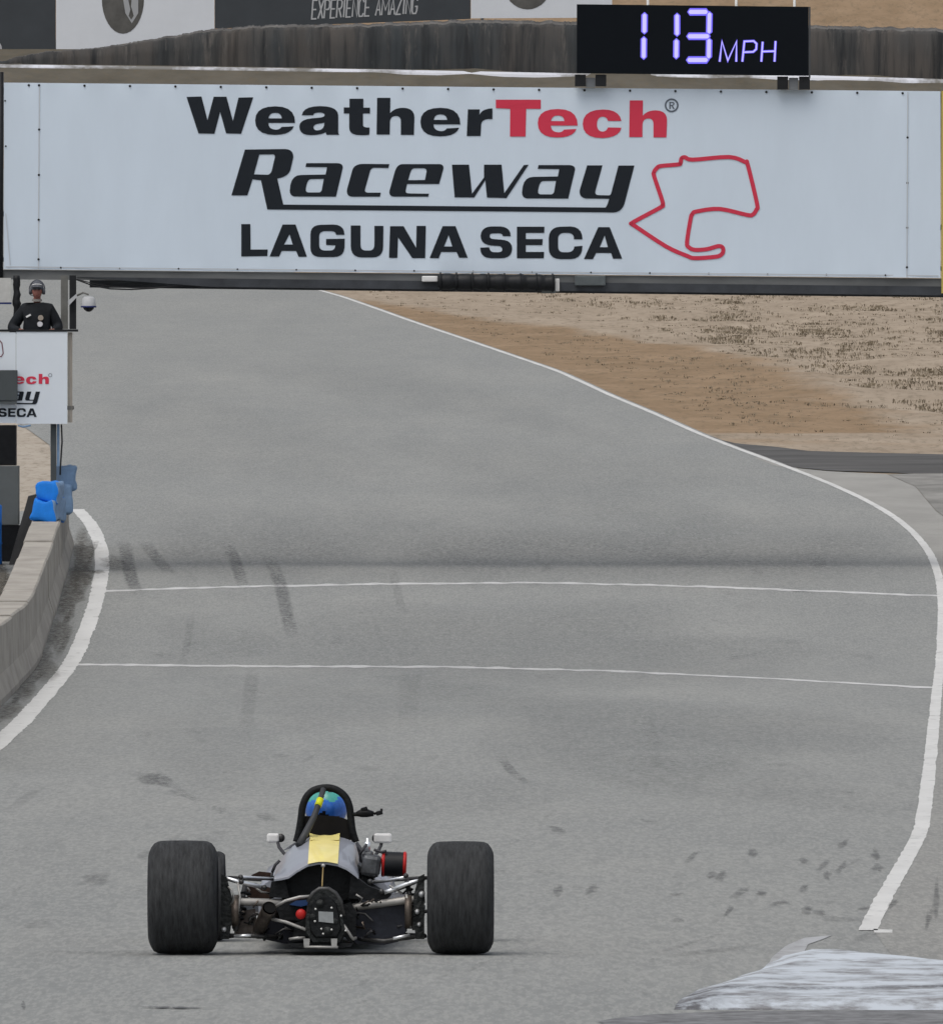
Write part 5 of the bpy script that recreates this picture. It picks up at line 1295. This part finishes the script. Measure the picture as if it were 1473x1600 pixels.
# fuel injection casing and air cleaner on the right
b = MB(); b.box(c(580, 1353, .55), (.11, .22, .13), Matrix.Rotation(R(8), 3, 'Y'), .025); b.box(c(574, 1338, .6), (.07, .16, .06), None, .015); b.tube([c(566, 1366, .5), c(572, 1352, .5), c(590, 1350, .5)], .022, 8)
inj = b.build('throttle_body', mat('dull_alloy', (0.10, 0.105, 0.11), 0.45, 0.6, var=0.5, scale=16), car)
tubes('linkage', [[(562, 1336, .5), (568, 1326, .5), (574, 1318, .55)], [(558, 1318, .7), (566, 1330, .55), (572, 1342, .5)], [(584, 1328, .5), (596, 1332, .5), (604, 1330, .5)], [(425, 1364, .6), (430, 1352, .6), (437, 1345, .6)], [(424, 1374, .6), (425, 1364, .6)]], 0.009, M_HOSE, 6)
MB().lathe([(0, .018), (.05, .018), (.055, .008), (.075, .008)], c(574, 1330, .55), (0, 0, 1), 12).build('filler_cap', M_CHROME, car)
a0 = c(596, 1350, .55); a1 = c(635, 1350, .55); L_ = (a1 - a0).length
acl = MB().lathe([(0.018, .070)] + [(0.018 + (L_ - .036) * k / 24, .070 + (.005 if k % 2 else 0)) for k in range(1, 24)] + [(L_ - .018, .070)], a0, (1, 0, -.04), 32, True).build('air_cleaner', M_BLACK, car)
MB().lathe([(0, .0), (0, .068), (.004, .076), (.017, .076), (.019, .07)], a0, (1, 0, -.04), 32, True).build('end_ring', M_CRED, acl)
MB().lathe([(L_ - .020, .07), (L_ - .018, .076), (L_ - .006, .076), (L_, .068), (L_, .0)], a0, (1, 0, -.04), 32, True).build('end_ring', M_CRED, acl)
# mirrors
def mirror(px0, py0, px1, py1, pod, stem, y):
    a_ = c((px0 + px1) / 2, (py0 + py1) / 2, y); wd_ = (px1 - px0) / 269 * (1 + y / 100); hg = (py1 - py0) / 269
    m_ = MB().lathe([(-.005, .0), (0, hg * .48), (.05, hg * .44), (.09, hg * .25), (.10, .0)], a_ + Vector((pod / 269, .008, 0)), (0, 1, 0), 20, True).build('mirror', M_GUN, car)
    MB().box(a_, (wd_, .035, hg), None, .012).build('mirror_glass', M_WHITE, m_)  # white face stands in for sky reflected in the glass
    MB().tube([c(*s_) for s_ in stem], .010, 8).build('mirror_stem', M_HOSE, m_)
mirror(417, 1302.5, 436, 1317, 12, [(434, 1316, 1.7), (436, 1324, 1.65), (443, 1333, 1.55), (450, 1340, 1.5)], 1.7)
mirror(584, 1302.5, 612, 1318, -10, [(596, 1316, 1.7), (595, 1322, 1.7), (590, 1332, 1.6), (580, 1345, 1.5)], 1.7)
# roll hoop with brace, headrest
hoop = [(463, 1316), (467, 1300), (470.5, 1278), (472.5, 1262), (478, 1247), (487, 1237), (498, 1232.5), (510, 1231), (522, 1233), (533, 1239), (541, 1248), (546, 1261), (548, 1278), (551, 1300), (556, 1316)]
def spline(pts, n=4):
    e = [pts[0]] + list(pts) + [pts[-1]]; out = []
    for i in range(1, len(e) - 2):
        p0, p1, p2, p3 = (np.array(q, float) for q in e[i - 1:i + 3])
        for k in range(n):
            t = k / n; out.append(tuple(0.5 * (2 * p1 + (p2 - p0) * t + (2 * p0 - 5 * p1 + 4 * p2 - p3) * t * t + (3 * p1 - p0 - 3 * p2 + p3) * t ** 3)))
    return out + [pts[-1]]
hp = MB().tube([c(px, py, 1.22) for px, py in spline(hoop)], .0215, 14).build('roll_hoop', M_CBLK, car)
MB().tube([c(505, 1234, 1.19), c(501, 1248, 1.12), c(490, 1278, 1.02), c(477, 1303, .95), c(467, 1322, .88)], [.017, .017, .0185, .021, .023], 10).build('hoop_brace', mat('brace_grey', (0.042, 0.044, 0.047), 0.5, var=0.3), hp)
MB().tube([c(500.5, 1249.5, 1.115), c(496.5, 1260, 1.08)], .0215, 10).build('marker_tape', mat('tape_yellow', (0.62, 0.66, 0.02), 0.5), hp)
b = MB(); pts_in = [(464, 1313), (468, 1300), (471, 1279), (476, 1275.5), (486, 1276), (500, 1275), (522, 1275.5), (534, 1278), (542, 1281), (548, 1279), (551, 1300), (556, 1313)]
f_ = [c(px, py, 1.24) for px, py in pts_in]; g_ = [p + Vector((0, .05, 0)) for p in f_]; n = len(f_)
b.add(f_ + g_, [tuple(range(n)), tuple(range(2 * n - 1, n - 1, -1))] + [(i, (i + 1) % n, n + (i + 1) % n, n + i) for i in range(n)])
b.build('headrest', mat('headrest_black', (0.007, 0.0062, 0.006), 0.8, var=0.4, scale=12), car)
# on-board camera on an arm at the right of the hoop
b = MB().tube([c(549, 1272, 1.22), c(556, 1273, 1.2), c(562, 1272, 1.2)], .012, 8); cm = b.build('camera_mount', M_CBLK, hp)
b = MB(); b.tube([c(556, 1272.5, 1.2), c(564, 1271, 1.2), c(574, 1271, 1.2), c(584, 1272, 1.2)], [.012, .024, .024, .014], 10); b.box(c(569, 1264.5, 1.2), (.04, .04, .022), Matrix.Rotation(R(-18), 3, 'Y'), .005)
b.tube([c(584, 1272, 1.2), c(588, 1271, 1.2)], .008, 6); b.box(c(592.5, 1270.5, 1.2), (.040, .035, .026), Matrix.Rotation(R(-15), 3, 'Y'), .006); b.box(c(596, 1266, 1.2), (.014, .03, .018), None, .004)
b.build('onboard_camera', M_CBLK, hp)
# tub, nose, front suspension
def ellsec(y, hw, z0, z1, p=3.0, n=20):
    out = []
    for k in range(n):
        q = 2 * math.pi * k / n; cs, sn = math.cos(q), math.sin(q)
        out.append(Vector((hw * math.copysign(abs(cs) ** (2 / p), cs), y, (z0 + z1) / 2 + (z1 - z0) / 2 * math.copysign(abs(sn) ** (2 / p), sn))))
    return out
b = MB(); b.loft([ellsec(2.25, .40, .10, .50), ellsec(2.6, .33, .10, .50), ellsec(3.0, .25, .11, .44), ellsec(3.4, .17, .13, .35), ellsec(3.65, .06, .17, .25)], closed=True, caps=True); nose = b.build('nose', M_SILVER, car)
for sx in (-1, 1):
    b = MB(); b.loft([[v + Vector((sx * .28, 0, 0)) for v in ellsec(y, hw, .10, zt)] for y, hw, zt in ((1.15, .10, .40), (1.4, .12, .42), (1.8, .12, .44), (2.25, .11, .47))], closed=True, caps=True); b.build('side_tank', M_SILVER, car)
    MB().box((sx * .38, 3.25, .16), (.36, .30, .012), Matrix.Rotation(R(8), 3, 'X')).build('front_wing', M_CBLK, car)
    for z_ in (.16, .36):
        for dy in (-.16, .16): MB().tube([(sx * .28, 2.5 + dy, z_), (sx * .66, 2.5, z_ + .02)], .011, 6).build('front_wishbone', M_GUN, car)
MB().box((0, 1.9, .085), (.66, 1.9, .03)).build('floor', M_CBLK, car)
MB().box((0, 1.24, .30), (.5, .03, .36)).build('seat_back', M_CBLK, car)
sw = MB().lathe([(-.012, .125), (0, .137), (.012, .125), (0, .113)], (0, 2.12, .50), (0, 1, -.35), 28, True); sw.v  # steering wheel rim
sw.tube([(0, 2.12, .50), (0, 2.45, .40)], .014, 6); sw.box((0, 2.12, .50), (.23, .012, .03)); sw.build('steering_wheel', M_CBLK, car)
b = MB(); b.loft([[c(507 + 74 * math.sin(t), 1338 - 17 * math.cos(t), 2.28) for t in np.linspace(-1.3, 1.3, 14)], [c(507 + 60 * math.sin(t), 1332 - 24 * math.cos(t), 2.18) for t in np.linspace(-1.3, 1.3, 14)]]); b.build('windscreen', mat('tinted_screen', (0.04, 0.045, 0.05), 0.2), car)
tag(car, 'silver open-wheel race car with yellow stripe and fat black tyres driving away', 'race car')

# driver (top-level: sits inside the car)
drv = empty('person', CM @ Vector((0, 1.95, 0.12)), -R(0.6))
dv = lambda x, y, z: Vector((x, y - 1.95, z - 0.12))
J = {'hip': (dv(0, 1.95, .24), .16, .12), 'waist': (dv(0, 1.80, .33), .15, .115), 'chest': (dv(0, 1.62, .47), .17, .125), 'neck': (dv(0.02, 1.50, .66), .062, .062), 'head': (dv(0.02, 1.50, .80), .085, .095),
     'shl': (dv(-.16, 1.58, .53), .075, .075), 'shr': (dv(.18, 1.58, .53), .075, .075), 'ell': (dv(-.24, 1.85, .42), .052, .052), 'elr': (dv(.25, 1.85, .42), .052, .052),
     'wrl': (dv(-.13, 2.06, .50), .036, .036), 'wrr': (dv(.13, 2.06, .50), .036, .036), 'hl': (dv(-.09, 2.05, .22), .085, .085), 'hr': (dv(.09, 2.05, .22), .085, .085),
     'kl': (dv(-.11, 2.45, .34), .062, .062), 'kr': (dv(.11, 2.45, .34), .062, .062), 'al': (dv(-.09, 2.85, .20), .043, .043), 'ar': (dv(.09, 2.85, .20), .043, .043), 'tl': (dv(-.09, 2.92, .30), .036, .036), 'tr': (dv(.09, 2.92, .30), .036, .036)}
E = [('hip', 'waist'), ('waist', 'chest'), ('chest', 'neck'), ('neck', 'head'), ('chest', 'shl'), ('chest', 'shr'), ('shl', 'ell'), ('ell', 'wrl'), ('shr', 'elr'), ('elr', 'wrr'), ('hip', 'hl'), ('hip', 'hr'), ('hl', 'kl'), ('hr', 'kr'), ('kl', 'al'), ('kr', 'ar'), ('al', 'tl'), ('ar', 'tr')]
skinned('body', J, E, mat('race_suit', (0.018, 0.017, 0.02), 0.8, var=0.3, scale=8), 2, drv)
hcw = c(509.5, 1261, 1.47); hc = hcw - Vector((0, 1.95, .12))
M_HB = mat('helmet_blue', (0.035, 0.15, 0.55), 0.3, var=0.35, scale=14, coat=0.5); M_HT = mat('helmet_teal', (0.07, 0.36, 0.31), 0.3, var=0.2, scale=16, coat=0.5); M_HK = mat('helmet_black', (0.012, 0.012, 0.013), 0.35, coat=0.4)
b = MB(); secs = []; NK, NJ = 30, 40
for k in range(NK + 1):
    ph = math.pi * (0.02 + 0.80 * k / NK); row = []
    for j in range(NJ):
        th = 2 * math.pi * j / NJ
        row.append(hc + Vector((math.sin(th) * math.sin(ph) * .128, math.cos(th) * math.sin(ph) * .140, math.cos(ph) * .128)))
    secs.append(row)
for k in range(NK):
    for j in range(NJ):
        q = [secs[k][j], secs[k][(j + 1) % NJ], secs[k + 1][(j + 1) % NJ], secs[k + 1][j]]
        m_ = sum((v - hc for v in q), Vector()) / 4; zz = m_.z + 0.012 * math.sin(m_.x * 60)
        back = m_.y < 0.05
        b.cur = 2
        if zz > 0.098: b.cur = 2
        elif zz > 0.043 + 0.010 * math.sin(m_.x * 80 + 1) and back: b.cur = 1
        elif zz > (-0.030 - 0.5 * abs(m_.x) * (1 if m_.x > 0 else .6)) and back: b.cur = 0
        b.add(q, [(0, 1, 2, 3)], True)
b.add(secs[0], [tuple(range(NJ))]); b.cur = 2; b.add(secs[-1], [tuple(range(NJ - 1, -1, -1))])
hel = b.build('helmet', [M_HB, M_HT, M_HK], drv)
MB().loft([[hc + Vector((math.sin(t) * .118 * s_, math.cos(t) * .142 * s_, z_)) for t in np.linspace(-1.1, 1.1, 16)] for z_, s_ in ((-.02, 1.0), (.02, 1.005), (.05, .96))]).build('visor', mat('dark_visor', (0.01, 0.01, 0.012), 0.1), hel)
for sx in (-1, 1):
    w0 = dv(sx * .13, 2.06, .50); jn = {'palm': (w0 + Vector((-sx * .005, .045, .0)), .034, .022), 'wrist': (w0, .034, .032)}; e = [('palm', 'wrist')]
    for fi in range(4):
        z0 = (fi - 1.5) * .02; L = [.85, 1.0, .95, .8][fi]
        jn[f'a{fi}'] = (w0 + Vector((sx * .012, .085, z0)), .0105, .0105); jn[f'b{fi}'] = (w0 + Vector((-sx * .008 * L, .108, z0)), .0095, .0095); jn[f'c{fi}'] = (w0 + Vector((-sx * .032 * L, .095, z0)), .009, .009)
        e += [('palm', f'a{fi}'), (f'a{fi}', f'b{fi}'), (f'b{fi}', f'c{fi}')]
    jn['t0'] = (w0 + Vector((-sx * .03, .04, .025)), .012, .012); jn['t1'] = (w0 + Vector((-sx * .035, .065, .035)), .01, .01); e += [('palm', 't0'), ('t0', 't1')]
    skinned('glove', jn, e, M_BLACK, 1, drv)
tag(drv, 'race driver in a blue, teal and black helmet sitting in the race car', 'person')
